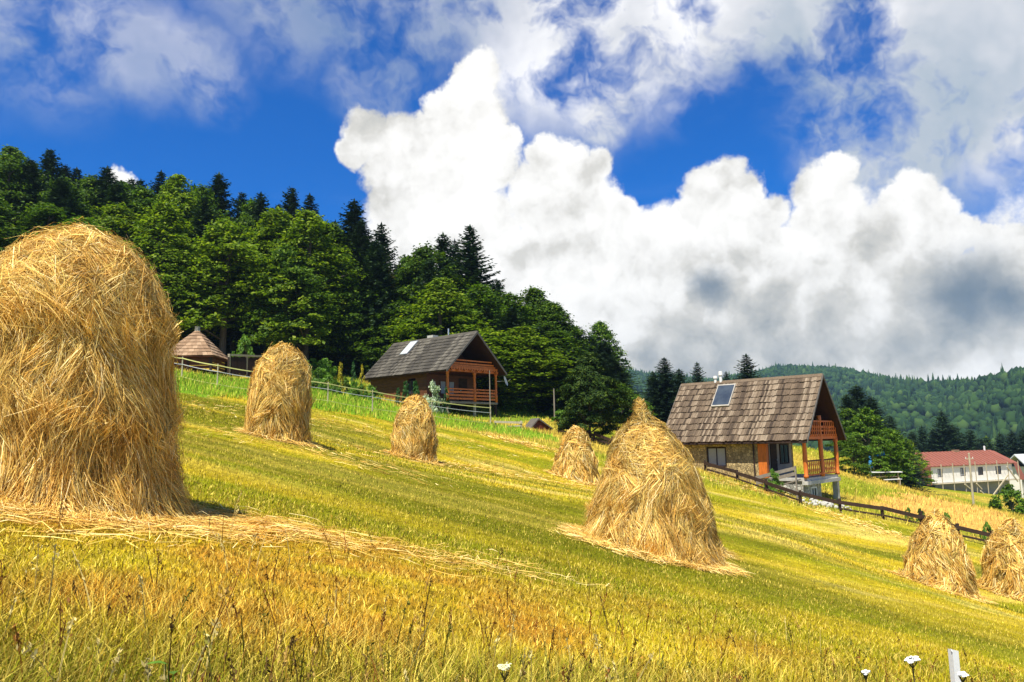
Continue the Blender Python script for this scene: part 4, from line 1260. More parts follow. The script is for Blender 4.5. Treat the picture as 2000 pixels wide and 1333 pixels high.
def broadleaf_mesh(seed, H, Rr, nclump, nleaf, low=0.12, leaf=0.17, flat=0.42, top=0.75, asp=0.55):
    """unit crown and trunk for a tree H metres tall"""
    rg = np.random.default_rng(seed)
    # clump centres spread through an uneven egg
    cs = []
    lob = rg.uniform(0, 6.28, 6); amp = rg.uniform(0.08, 0.24, 6)
    while len(cs) < nclump:
        h = rg.random() ** 0.85
        z = low + (1 - low) * h
        env = (np.sin(np.pi * min(1, (h * 0.86 + 0.14)) ** top)) ** 0.75
        a = rg.uniform(0, 6.283)
        env *= 1 + sum(amp[k] * np.cos((k + 1) * a + lob[k] + 5 * h) for k in range(4))
        rr = env * (0.35 + 0.65 * rg.random() ** 0.45)
        if rg.random() < 0.25 + 0.75 * rr:
            cs.append((rr * Rr * np.cos(a), rr * Rr * np.sin(a), z * H, rr / max(env, 1e-3), a))
    cs = np.array(cs)
    n = nclump * nleaf
    ci = np.repeat(np.arange(nclump), nleaf)
    size = rg.uniform(0.55, 1.5, nclump) * Rr * 0.145
    g = rg.normal(0, 1, (n, 3)) * np.array([1, 1, flat]) * 0.62
    a = cs[ci, 4]
    out = np.stack([np.cos(a), np.sin(a), np.zeros(n)], -1)
    # sprays droop outward
    rad = (g * out).sum(1)
    g[:, 2] -= 0.35 * np.maximum(rad, 0) ** 1.2 * (0.5 + 0.5 * rg.random(n))
    c = cs[ci, :3] + g * size[ci][:, None]
    nr = np.array([0, 0, 1.0]) + 0.55 * out + rg.normal(0, 0.55, (n, 3))
    nr /= np.linalg.norm(nr, axis=1, keepdims=True)
    V, Q = leaf_quads(c, nr, leaf * rg.uniform(0.6, 1.45, n), asp, rg)
    crown = mesh_np('crown', V, Q)
    mb = MB()
    lean = rg.normal(0, 0.02, 2) * H
    mb.tube([(0, 0, -0.5), (lean[0] * 0.2, lean[1] * 0.2, H * 0.25), (lean[0] * 0.6, lean[1] * 0.6, H * 0.6), (lean[0], lean[1], H * 0.92)], [H * 0.018, H * 0.014, H * 0.009, H * 0.002], 8)
    for k in rg.choice(nclump, min(22, nclump), replace=False):
        p = Vector(cs[k, :3]); z0 = max(p.z - 0.35 * math.hypot(p.x, p.y) - 0.5, H * 0.1)
        f = z0 / H
        s = Vector((lean[0] * f, lean[1] * f, z0))
        mb.tube([s, s.lerp(p, 0.5) + Vector((0, 0, 0.25)), p], [H * 0.006, H * 0.004, H * 0.0012], 5)
    me = bpy.data.meshes.new('trunk'); me.from_pydata(mb.v, [], mb.f); me.update()
    return crown, me

def fir_mesh(seed, H, Rr, whorl=0.42, ragged=0.25, low=0.10, twig=0.34, dens=1.0):
    rg = np.random.default_rng(seed)
    C, T, Nn, S = [], [], [], []
    z = low * H
    while z < H * 0.985:
        f = (z - low * H) / (H * (1 - low))
        nb = max(4, int((8 - 3 * f) * dens))
        a0 = rg.uniform(0, 6.28)
        for k in range(nb):
            a = a0 + 6.283 * k / nb + rg.normal(0, 0.18)
            ln = Rr * (1 - f) ** 0.72 * (1 + rg.normal(0, ragged)) + 0.18
            if ln < 0.15: continue
            if rg.random() < 0.06: ln *= 0.4
            dirh = np.array([np.cos(a), np.sin(a), 0.0]); side = np.array([-np.sin(a), np.cos(a), 0.0])
            droop = 0.42 * (1 - f) - 0.25 * f
            m = max(3, int(ln / 0.17))
            t = (np.arange(m) + rg.random(m)) / m
            zc = z - droop * ln * t ** 1.1 + 0.22 * ln * t ** 3
            base = dirh[None] * (ln * t)[:, None]; base[:, 2] += zc
            for sg in (-1, 1, 0):
                l = twig * (1.1 - 0.55 * t) * rg.uniform(0.7, 1.4, m) * min(1.0, 0.5 + ln / 2.5)
                d = (side * sg * (0.9 if sg else 0))[None] + dirh[None] * (0.55 if sg else 1.0) + rg.normal(0, 0.18, (m, 3)); d[:, 2] -= 0.18 if sg else 0.0
                d /= np.linalg.norm(d, axis=1, keepdims=True)
                C.append(base + d * (l * 0.5)[:, None]); T.append(d); S.append(l)
                nn = np.array([0, 0, 1.0])[None] + rg.normal(0, 0.35, (m, 3))
                Nn.append(nn)
        z += whorl * rg.uniform(0.7, 1.3) * (1.0 - 0.35 * f)
    # leader
    C.append(np.array([[0, 0, H * 0.985]])); T.append(np.array([[0, 0, 1.0]])); S.append(np.array([H * 0.04])); Nn.append(np.array([[1.0, 0.2, 0]]))
    C = np.concatenate(C); T = np.concatenate(T); S = np.concatenate(S); Nn = np.concatenate(Nn)
    b = np.cross(Nn, T); b /= np.linalg.norm(b, axis=1, keepdims=True) + 1e-9
    s = S[:, None]
    V = np.stack([C - T * s * 0.6, C + b * s * 0.26 - T * s * 0.05, C + T * s * 0.65, C - b * s * 0.26 - T * s * 0.05], 1).reshape(-1, 3)
    Q = (np.arange(len(C)) * 4)[:, None] + np.array([[0, 1, 2, 3]])
    crown = mesh_np('crown', V, Q)
    mb = MB().tube([(0, 0, -0.5), (0, 0, H * 0.4), (0, 0, H * 0.8), (0, 0, H * 0.99)], [H * 0.016, H * 0.012, H * 0.006, H * 0.001], 8)
    me = bpy.data.meshes.new('trunk'); me.from_pydata(mb.v, [], mb.f); me.update()
    return crown, me

BEECH = [broadleaf_mesh(100 + i, 20, 4.6, 360, 58, low=0.08 + 0.03 * i, leaf=0.20, flat=0.52, top=0.62) for i in range(5)]
FIRS = [fir_mesh(200 + i, 22, 4.3, 0.40, 0.20 + 0.05 * i, twig=0.50, dens=1.25) for i in range(4)]
SMALL_FIR = [fir_mesh(230 + i, 9, 1.9, 0.26, 0.22, 0.03, 0.30) for i in range(2)]
SMALLTREE = [broadleaf_mesh(260 + i, 7, 2.6, 120, 70, low=0.05, leaf=0.13, top=0.7) for i in range(3)]

def tree(name, label, cat, group, X, Y, H, src, H0, mat, bark, wide=1.0, sink=0.15):
    z = float(gh(X, Y))
    root = empty(name, (X, Y, z - sink), random.uniform(0, 6.28))
    tag(root, label, cat, group)
    k = H / H0
    root.scale = (k * wide, k * wide, k)
    for me, nm, mt in ((src[0], 'crown', mat), (src[1], 'trunk', bark)):
        o = bpy.data.objects.new(nm, me)
        COL.objects.link(o)
        if not me.materials:
            me.materials.append(mt)
        o.parent = root
        o.material_slots[0].link = 'OBJECT'
        o.material_slots[0].material = mt
    return root

def by_top(px, py, Y):
    p = P(px, py, Y)
    return p.x, p.y, p.z - float(gh(p.x, p.y)) + 0.15

def forest_place(px):
    for lim, t in ((330, 'above the largest haystack'), (480, 'over the pavilion'), (690, 'between pavilion and timber chalet'), (960, 'behind the timber chalet'), (9999, 'downhill of the timber chalet')):
        if px < lim:
            return t
fir_top = [(98, 290, 92, 1), (150, 328, 96, 1), (210, 326, 86, 1.05), (258, 348, 97, 1), (428, 338, 90, 1.1), (315, 334, 99, 1), (510, 376, 91, 1), (473, 374, 96, 1), (570, 364, 96, 1), (605, 379, 98, 1.05),
           (692, 390, 82, 1.15), (745, 436, 84, 0.9), (865, 455, 86, 0.95), (918, 441, 82, 1.15), (888, 468, 90, 0.9), (1126, 636, 92, 1.0), (1151, 656, 94, 1.0), (1180, 666, 88, 1.0), (20, 330, 98, 1), (380, 360, 100, 1),
           (655, 430, 98, 1), (720, 470, 96, 1), (790, 500, 99, 1), (1040, 575, 99, 1), (970, 545, 99, 1), (-60, 300, 92, 1.1), (120, 345, 78, 1.0), (228, 352, 76, 1.0), (460, 430, 77, 0.9), (705, 430, 79, 1.0), (735, 470, 77, 0.9), (838, 505, 75, 0.8), (960, 570, 80, 1.0), (1065, 610, 84, 1.0), (1100, 650, 86, 1.0), (1140, 690, 80, 1.0), (1160, 690, 78, 1.0), (400, 385, 80, 0.9), (640, 470, 84, 0.9), (1010, 590, 82, 0.9), (1190, 700, 84, 1.0), (1000, 600, 74, 0.9), (1052, 640, 73, 0.9), (1092, 680, 72, 1.0), (1118, 700, 72, 0.9), (950, 600, 73, 0.8), (275, 350, 82, 0.9), (335, 345, 84, 0.9), (60, 310, 80, 0.9), (545, 400, 84, 0.9)]
for i, (px, py, Y, wd) in enumerate(fir_top):
    x, y, h = by_top(px, py, Y)
    tree('fir_tree', 'tall dark fir among the beeches, ' + forest_place(px), 'fir', 'firs in the hillside forest', x, y, h, FIRS[i % 4], 22, M['fir'], M['bark_dark'], wd * max(0.85, 22 / h * 0.9))
x, y, h = by_top(757, 520, 80)
tree('larch_tree', 'brown-tinged drooping conifer in front of the forest beside the timber chalet', 'conifer', None, x, y, h, FIRS[2], 22, M['larch'], M['bark_dark'], 1.0)
beech_top = [(15, 305, 80, 1), (60, 320, 86, 1), (125, 352, 80, 1), (180, 346, 86, 1), (280, 372, 78, 1), (350, 344, 82, 1.1), (322, 400, 72, 1.1), (395, 365, 88, 1.1), (440, 430, 73, 1.15), (540, 412, 78, 1.1), (598, 414, 75, 1.2),
             (645, 440, 80, 1.1), (495, 395, 92, 1), (830, 480, 80, 1.1), (800, 505, 86, 1), (865, 545, 72, 1.1), (935, 560, 76, 1.1), (990, 574, 80, 1.1), (1042, 562, 84, 1), (1076, 596, 82, 1), (1020, 640, 71, 1.2), (1085, 650, 78, 1.1),
             (680, 500, 78, 1.0), (230, 400, 72, 1.1), (240, 360, 95, 1.1), (90, 400, 70, 1.2), (-60, 330, 74, 1.2), (-20, 380, 68, 1.1), (560, 480, 73, 0.9), (960, 650, 70, 1.2), (1110, 690, 80, 1.0), (160, 430, 66, 1.1), (-120, 340, 84, 1.2), (780, 590, 76, 1.0),
             (905, 640, 73, 1.1)]
for i, (px, py, Y, wd) in enumerate(beech_top):
    x, y, h = by_top(px, py, Y)
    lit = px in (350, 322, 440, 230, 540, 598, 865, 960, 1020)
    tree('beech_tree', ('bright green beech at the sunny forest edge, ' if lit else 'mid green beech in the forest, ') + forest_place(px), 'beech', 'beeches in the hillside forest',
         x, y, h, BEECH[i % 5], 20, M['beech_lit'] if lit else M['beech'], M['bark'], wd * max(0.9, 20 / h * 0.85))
# a last row deep in the wood closes it off
for i in range(20):
    X = -95 + i * 5.6 + random.uniform(-1.5, 1.5); Y = 104 + random.uniform(-3, 6) - 0.02 * X
    tree('forest_tree', 'dim tree deep inside the hillside forest', 'tree', 'trees deep in the forest', X, Y, random.uniform(12, 15) + (3 if X < -30 else 0), BEECH[i % 5] if i % 3 else FIRS[i % 4], 20, M['beech'] if i % 3 else M['fir'], M['bark_dark'], 1.2)
# thin trunks that show in the dark under the crowns
for i, px in enumerate([520, 612, 628, 640, 660, 705, 690, 476, 585, 730]):
    x, y = P(px, 700, 79 + (i * 37 % 9)).x, 79 + (i * 37 % 9)
    tree('young_beech', 'slim bare-stemmed beech in the dark under the forest edge', 'beech', 'slim stems at the forest edge', x, y, random.uniform(13, 15), BEECH[(i + 1) % 5], 20, M['beech'], M['bark'], 0.7)

# firs and bushes round the stone chalet and down the valley
for (px, py, Y, wd, lab, grp) in [(1275, 726, 92, 1.15, 'fir in the dark clump behind the stone chalet', 'fir clump behind the stone chalet'), (1297, 699, 90, 1.15, 'fir in the dark clump behind the stone chalet', 'fir clump behind the stone chalet'),
                                 (1326, 721, 93, 1.15, 'fir in the dark clump behind the stone chalet', 'fir clump behind the stone chalet'), (1361, 708, 104, 0.8, 'slender fir standing alone behind the chalet ridge', None),
                                 (1418, 726, 130, 0.7, 'thin sparse fir behind the chimney pipes', None), (1457, 692, 95, 1.05, 'dark pointed fir beside the chimney pipes', None), (1672, 752, 96, 1.3, 'tall dark fir rising over the bushes beside the stone chalet', None),
                                 (1652, 770, 88, 1.0, 'dark fir half hidden behind the stone chalet gable', None), (1702, 775, 84, 1.1, 'broad fir behind the bushes beside the stone chalet', None), (1737, 812, 104, 1.2, 'short fir at the lower end of the bushes', None)]:
    x, y, h = by_top(px, py, Y)
    tree('fir_tree', lab, 'fir', grp, x, y, h, FIRS[int(px) % 4], 22, M['fir'], M['bark_dark'], wd * 1.15 * (22 / max(h, 9)) ** 0.35)
for i, (px, py, Y) in enumerate([(1780, 842, 150), (1800, 832, 152), (1822, 838, 150), (1838, 802, 148), (1860, 828, 150), (1878, 846, 155), (1894, 838, 150), (1914, 856, 160), (1926, 852, 165), (1952, 846, 155), (1975, 842, 150), (1997, 838, 150), (2020, 850, 152)]):
    x, y, h = by_top(px, py, Y)
    tree('fir_tree', 'dark fir in the row behind the red roofed house', 'fir', 'firs behind the red roofed house', x, y, h, FIRS[i % 4], 22, M['fir'] if i != 8 else M['pine'], M['bark_dark'], 1.35)
for i, (px, py, Y, H0w, lab) in enumerate([(1690, 800, 76, 1.0, 'large leafy tree right of the stone chalet porch'), (1655, 800, 84, 1.0, 'leafy tree half hidden by the stone chalet gable'), (1735, 838, 80, 1.0, 'leafy tree on the slope between chalet and red roof'),
                                           (1665, 860, 70, 1.0, 'low leafy bush beside the porch posts'), (1715, 855, 74, 0.9, 'rounded bush above the white picnic table'), (1770, 860, 92, 1.0, 'light green tree behind the dark spruce bush'), (1212, 752, 74, 1.3, 'round leafy tree behind the bushy pine'),
                                           (1240, 772, 76, 1.2, 'low round tree beside the fir clump'), (1130, 712, 74, 1.0, 'leafy tree beside the hut roof')]):
    x, y, h = by_top(px, py, Y)
    tree('leafy_tree', lab, 'tree', None, x, y, h, SMALLTREE[i % 3], 7, M['beech_lit'] if i in (5,) else M['beech'], M['bark'], H0w * max(0.8, (7 / h) ** 0.4))
x, y, h = by_top(1768, 868, 84)
tree('spruce_bush', 'dark wide spruce bush at the lower end of the chalet hedge', 'spruce', None, x, y, h + 0.5, SMALL_FIR[0], 9, M['fir'], M['bark_dark'], 2.0)
# bushy pine in the meadow
PINE = broadleaf_mesh(300, 7, 2.5, 150, 170, low=0.10, leaf=0.15, flat=0.40, top=0.58, asp=0.22)
p = P(1152, 858, 55)
h = P(1152, 690, 55).z - float(gh(p.x, p.y))
tree('pine_tree', 'bushy dark pine with low skirts at the meadow edge', 'pine', None, p.x, p.y, h, PINE, 7, M['pine'], M['bark_dark'], 1.0)

# ------------------------------------------------------------------ garden shrubs
THUJA = broadleaf_mesh(310, 2.0, 0.42, 60, 46, low=0.0, leaf=0.055, flat=1.3, top=0.55, asp=0.4)
THUJA2 = broadleaf_mesh(311, 2.0, 0.40, 60, 46, low=0.0, leaf=0.055, flat=1.3, top=0.5, asp=0.4)
BUSH = [broadleaf_mesh(320 + i, 1.4, 0.9, 46, 60, low=0.0, leaf=0.075, flat=0.7, top=0.7) for i in range(3)]
def shrub(name, label, px, py_top, py_base, Y, src, H0, mat, wide=1.0, group=None):
    b = P(px, py_base, Y); g = float(gh(b.x, b.y))
    h = max(P(px, py_top, Y).z - g, 0.4)
    return tree(name, label, 'shrub', group, b.x, b.y, h, src, H0, mat, M['bark'], wide * (P(px, py_top, Y).z - b.z) / h, 0.05)
shrub('golden_thuja', 'yellow conical thuja nearer the pavilion side', 665, 706, 742, 61.5, THUJA, 2, M['gold'], 1.0)
shrub('green_thuja', 'green conical thuja between the two yellow ones', 690, 706, 742, 61.5, THUJA2, 2, M['thuja'], 1.0)
shrub('golden_thuja', 'yellow conical thuja next to the timber chalet roof', 707, 712, 744, 61, THUJA2, 2, M['gold'], 0.95)
for (px, t, b, lab) in ((793, 742, 780, 'green thuja at the middle of the timber chalet wall'), (812, 742, 782, 'green thuja beside the pale variegated shrub'), (778, 756, 782, 'low green shrub against the timber chalet wall')):
    shrub('green_thuja', lab, px, t, b, 59.5, THUJA, 2, M['thuja'], 1.15)
shrub('variegated_shrub', 'pale cream and green shrub in front of the timber chalet', 845, 745, 785, 58.5, BUSH[0], 1.4, M['pale'], 0.62)
shrub('green_thuja', 'dark green thuja by the porch post of the timber chalet', 872, 756, 788, 59, THUJA2, 2, M['thuja'], 1.25)
for i, (px, t, b, Y) in enumerate([(622, 718, 738, 62), (640, 728, 746, 61), (608, 722, 738, 63), (655, 742, 756, 60), (690, 745, 756, 60), (705, 750, 763, 60), (724, 752, 770, 60), (590, 718, 735, 64), (675, 738, 750, 63), (635, 700, 722, 70), (610, 700, 720, 72), (740, 700, 725, 75)]):
    shrub('garden_shrub', 'low leafy shrub in the garden bed beside the timber chalet', px, t, b, Y, BUSH[i % 3], 1.4, M['shrub'], 1.4, 'garden bed shrubs')
for i, (px, t, b, Y) in enumerate([(985, 765, 785, 70), (1000, 768, 792, 70), (1020, 775, 796, 71), (1045, 784, 802, 72), (1065, 790, 808, 72), (1085, 792, 815, 70), (1098, 800, 825, 66), (1030, 782, 800, 70)]):
    shrub('fern_shrub', 'bright green undergrowth bush along the dark forest edge', px, t, b, Y, BUSH[i % 3], 1.4, M['shrub'], 1.5, 'undergrowth along the forest edge')
shrub('young_tree', 'small bright green sapling in the dark beside the pavilion', 478, 655, 705, 66, BUSH[1], 1.4, M['shrub'], 0.6)
shrub('leafy_bush', 'dark rounded bush before the red roofed house', 1978, 950, 1000, 88, BUSH[2], 1.4, M['beech'], 1.2)
shrub('porch_bush', 'yellow-green bush by the rain pipe of the stone chalet', 1510, 916, 940, 48.0, BUSH[0], 1.4, M['shrub'], 0.9)
for (px, t, b, Y, lab) in ((1930, 1018, 1045, 42.5, 'leafy sapling standing above the board fence between two haystacks'), (1798, 992, 1012, 44.5, 'leafy sapling above the board fence uphill of the pointed haystack'), (1850, 1000, 1030, 43, 'sapling leaves behind the tip of the pointed haystack'), (1775, 990, 1008, 45, 'low weeds against the board fence')):
    shrub('sapling', lab, px, t, b, Y, BUSH[1], 1.4, M['shrub'], 0.7)

# ------------------------------------------------------------------ fences
def board_fence():
    pts = [(1378, 918, 52.0), (1440, 932, 49.5), (1497, 946, 47.5), (1563, 965, 45.6), (1640, 985, 45.0), (1724, 1003, 44.0), (1800, 1024, 43.2), (1872, 1045, 42.4), (1940, 1062, 41.6), (2020, 1085, 41.0)]
    root = empty('board_fence', (0, 0, 0))
    g0 = P(*pts[0]); root.location = (g0.x, g0.y, float(gh(g0.x, g0.y)))
    tag(root, 'old dark board fence running downhill past the stone chalet', 'fence')
    W = []
    for (px, py, Y) in pts:
        p = P(px, py, Y); W.append(Vector((p.x, p.y, float(gh(p.x, p.y)))) - root.location)
    for i, p in enumerate(W):
        beam('post', root, p - Vector((0, 0, 0.3)), p + Vector((random.uniform(-0.04, 0.04), 0, 0.78 + random.uniform(-0.08, 0.1))), 0.13, 0.13, M['darkwood'])
    for i in range(len(W) - 1):
        a, b = W[i], W[i + 1]
        off = (b - a).cross(Vector((0, 0, 1))).normalized() * 0.11
        for z, h in ((0.58, 0.20), (0.22, 0.10)):
            if i in (3,) and z < 0.5:
                continue
            j = random.uniform(-0.04, 0.04)
            beam('board', root, a + off + Vector((0, 0, z + j)), b + off + Vector((0, 0, z - j)), 0.05, h, M['darkwood'])
board_fence()

def tape_fence():
    pts = [(330, 722, 46, 1.25), (355, 728, 46, 1.25), (424, 752, 45, 1.25), (515, 768, 46, 1.2), (640, 775, 48, 1.2), (727, 794, 50, 1.25), (843, 815, 53, 1.15), (958, 828, 56, 1.25)]
    root = empty('tape_fence', (0, 0, 0))
    g0 = P(*pts[0][:3]); root.location = (g0.x, g0.y, float(gh(g0.x, g0.y)))
    tag(root, 'thin stake fence strung with yellow and white tape across the slope', 'fence')
    W = []
    for (px, py, Y, h) in pts:
        p = P(px, py, Y); W.append((Vector((p.x, p.y, float(gh(p.x, p.y)))) - root.location, h))
    for p, h in W:
        MB().tube([p - Vector((0, 0, 0.3)), p + Vector((0.03, 0, h + 0.1))], [0.045, 0.035], 7).build('stake', M['palewood'], root)
    for i in range(len(W) - 1):
        (a, ha), (b, hb) = W[i], W[i + 1]
        for k, (z, m, th, ww) in enumerate(((1.0, 'tape', 0.016, 0.055), (0.72, 'wire', 0.014, 0.03), (0.14, 'tape', 0.014, 0.035))):
            prev = None
            for s in range(7):
                t = s / 6
                q = a.lerp(b, t) + Vector((0.05, -0.05, z * (ha + (hb - ha) * t) - 0.04 * math.sin(math.pi * t)))
                if prev is not None:
                    seg.beam(prev, q, th, ww)
                else:
                    seg = MB()
                prev = q
            seg.build('tape_strand' if m == 'tape' else 'cord_strand', M[m], root)
tape_fence()

def plank_fence():
    """dark boards round the pavilion garden"""
    root_p = P(440, 735, 60)
    root = empty('plank_fence', (root_p.x, root_p.y, float(gh(root_p.x, root_p.y))))
    tag(root, 'dark upright plank fence with pale top beams beside the pavilion', 'fence')
    a = P(446, 726, 59); b = P(512, 735, 64)
    for k in range(26):
        t = k / 25
        x = a.x + (b.x - a.x) * t; y = a.y + (b.y - a.y) * t; g = float(gh(x, y))
        beam('plank', root, Vector((x, y, g - 0.1)) - root.location, Vector((x, y, g + 1.45 + random.uniform(-0.04, 0.04))) - root.location, 0.14, 0.03, M['darkwood'], (0, 1, 0))
    g0, g1 = float(gh(a.x, a.y)), float(gh(b.x, b.y))
    beam('top_beam', root, Vector((a.x, a.y, g0 + 1.62)) - root.location, Vector((b.x, b.y, g1 + 1.55)) - root.location, 0.16, 0.14, M['palewood'])
    for (x, y, g) in ((a.x, a.y, g0), ((a.x + b.x) / 2, (a.y + b.y) / 2, float(gh((a.x + b.x) / 2, (a.y + b.y) / 2))), (b.x, b.y, g1)):
        beam('post', root, Vector((x, y + 0.1, g - 0.2)) - root.location, Vector((x, y + 0.1, g + 1.54)) - root.location, 0.16, 0.16, M['palewood'])
plank_fence()

def rail_gate():
    a = P(968, 834, 57); b = P(1018, 836, 57)
    root = empty('rail_gate', (a.x, a.y, float(gh(a.x, a.y))))
    tag(root, 'short pale rail fence with one bar below the timber chalet', 'fence')
    A = Vector((0, 0, 0)); B = Vector((b.x - a.x, b.y - a.y, float(gh(b.x, b.y)) - root.location.z))
    zt = P(968, 822, 57).z - root.location.z; zt2 = P(1018, 824, 57).z - root.location.z
    beam('post', root, A - Vector((0, 0, 0.2)), Vector((0, 0, zt)), 0.11, 0.11, M['palewood'])
    beam('post', root, B - Vector((0, 0, 0.2)), Vector((B.x, B.y, zt2 + 0.06)), 0.14, 0.14, M['palewood'])
    beam('rail', root, Vector((-0.1, -0.09, zt - 0.08)), Vector((B.x + 0.1, B.y - 0.09, zt2 - 0.08)), 0.06, 0.15, M['palewood'])
    beam('brace', root, Vector((B.x * 0.4, B.y - 0.1, B.z * 0.4 + 0.05)), Vector((B.x, B.y - 0.1, (B.z + zt2) * 0.5)), 0.05, 0.10, M['palewood'])
rail_gate()

def low_fence():
    """collapsed dark rails under the pine"""
    pts = [(1090, 832, 58), (1120, 846, 56), (1160, 862, 54), (1195, 878, 53)]
    r0 = P(*pts[0]); root = empty('broken_fence', (r0.x, r0.y, float(gh(r0.x, r0.y))))
    tag(root, 'broken dark rail fence sagging under the bushy pine', 'fence')
    W = [Vector((P(*q).x, P(*q).y, float(gh(P(*q).x, P(*q).y)))) - root.location for q in pts]
    for p in W:
        beam('post', root, p - Vector((0, 0, 0.2)), p + Vector((0.06, 0, 0.75)), 0.13, 0.13, M['darkwood'])
    for a, b in zip(W[:-1], W[1:]):
        beam('rail', root, a + Vector((0, -0.1, 0.60)), b + Vector((0, -0.1, 0.48)), 0.06, 0.20, M['darkwood'])
        beam('rail', root, a + Vector((0, -0.1, 0.22)), b + Vector((0, -0.1, 0.25)), 0.06, 0.14, M['darkwood'])
low_fence()

def kennel():
    p = P(1053, 836, 59)
    root = empty('log_shelter', (p.x, p.y, float(gh(p.x, p.y))), R(20))
    tag(root, 'low dark shelter with reddish gable end under the forest edge', 'shelter')
    MB().prism([(-0.85, 0.0), (0.0, 0.92), (1.1, 0.15), (1.1, 0.05), (0.0, 0.80), (-0.85, -0.1)], 'y', 0.0, 1.6).build('roof', M['trim'], root)
    MB().prism([(-0.7, -0.2), (1.0, -0.2), (1.0, 0.08), (0.0, 0.78), (-0.7, 0.06)], 'y', 0.12, 0.22).build('gable_end', M['redwood'], root)
    MB().box(-0.65, 0.95, 0.25, 1.5, -0.2, 0.05).build('base', M['darkwood'], root)
kennel()
def hut():
    p = P(1113, 760, 82)
    g = float(gh(p.x, p.y))
    root = empty('hut', (p.x, p.y, g), R(35))
    tag(root, 'small hut with pale brown roof peeping out between the trees', 'hut')
    zt = P(1120, 722, 82).z - g
    MB().box(-1.0, 1.0, 0, 2.6, -0.5, zt - 1.4).build('wall', M['orange'], root)
    MB().prism([(-1.3, zt - 1.5), (0, zt), (1.3, zt - 1.5), (1.3, zt - 1.65), (0, zt - 0.16), (-1.3, zt - 1.65)], 'y', -0.3, 2.9).build('roof', M['shingle_red'], root)
    MB().prism([(-1.0, zt - 1.4), (1.0, zt - 1.4), (0, zt - 0.25)], 'y', 0.0, 0.1).build('gable_end', M['darkwood'], root)
hut()
def pole(name, label, px, py0, py1, Y, r, mat):
    b = P(px, py0, Y); t = P(px, py1, Y)
    g = float(gh(b.x, b.y))
    root = empty(name, (b.x, b.y, g)); tag(root, label, 'pole')
    MB().tube([(0, 0, -0.3), (0, 0, (t.z - g) * 0.6), (0, 0, t.z - g)], [r, r * 0.9, r * 0.75], 8).build('shaft', mat, root)
    MB().tube([(0, 0, t.z - g), (0, 0, t.z - g + 0.06)], [r * 0.95, r * 0.6], 8).build('cap', mat, root)
    return root, t.z - g
pole('grey_pole', 'plain grey pole before the dark forest edge', 1083, 806, 760, 66, 0.07, M['greywood'])
r_, h_ = pole('utility_pole', 'slim wooden utility pole in the meadow before the white house', 1905, 1022, 886, 92, 0.13, M['palewood'])
MB().beam((-0.5, 0, h_ - 0.6), (0.5, 0, h_ - 0.6), 0.08, 0.08).build('cross_arm', M['palewood'], r_)
for sx in (-0.4, 0.4):
    MB().tube([(sx, 0, h_ - 0.55), (sx, 0, h_ - 0.38)], [0.04, 0.03], 6).build('insulator', M['whitepaint'], r_)
r_, h_ = pole('metal_mast', 'thin metal mast standing under the timber chalet porch', 958, 826, 726, 59, 0.045, M['greywood'])

def rubble():
    tags = ('pale stone in the rubble heap below the stone chalet porch', 'stone', 'rubble stones by the board fence')
    for k in range(46):
        px = 1612 + random.gauss(0, 22); py = 968 + (px - 1612) * 0.22 + random.gauss(0, 5)
        p = P(px, py, 46.6 + random.uniform(-0.5, 0.9))
        v, f = ico(1)
        v = v * (1 + 0.35 * (rng.random((len(v), 1)) - 0.5)) * np.array([random.uniform(0.10, 0.22), random.uniform(0.08, 0.17), random.uniform(0.06, 0.13)])
        o = link('stone', mesh_np('stone', v, f), None, M['concrete'])
        o.location = (p.x, p.y, float(gh(p.x, p.y)) + random.uniform(0.03, 0.20)); o.rotation_euler = (random.random(), random.random(), random.random() * 6)
        tag(o, *tags)
rubble()

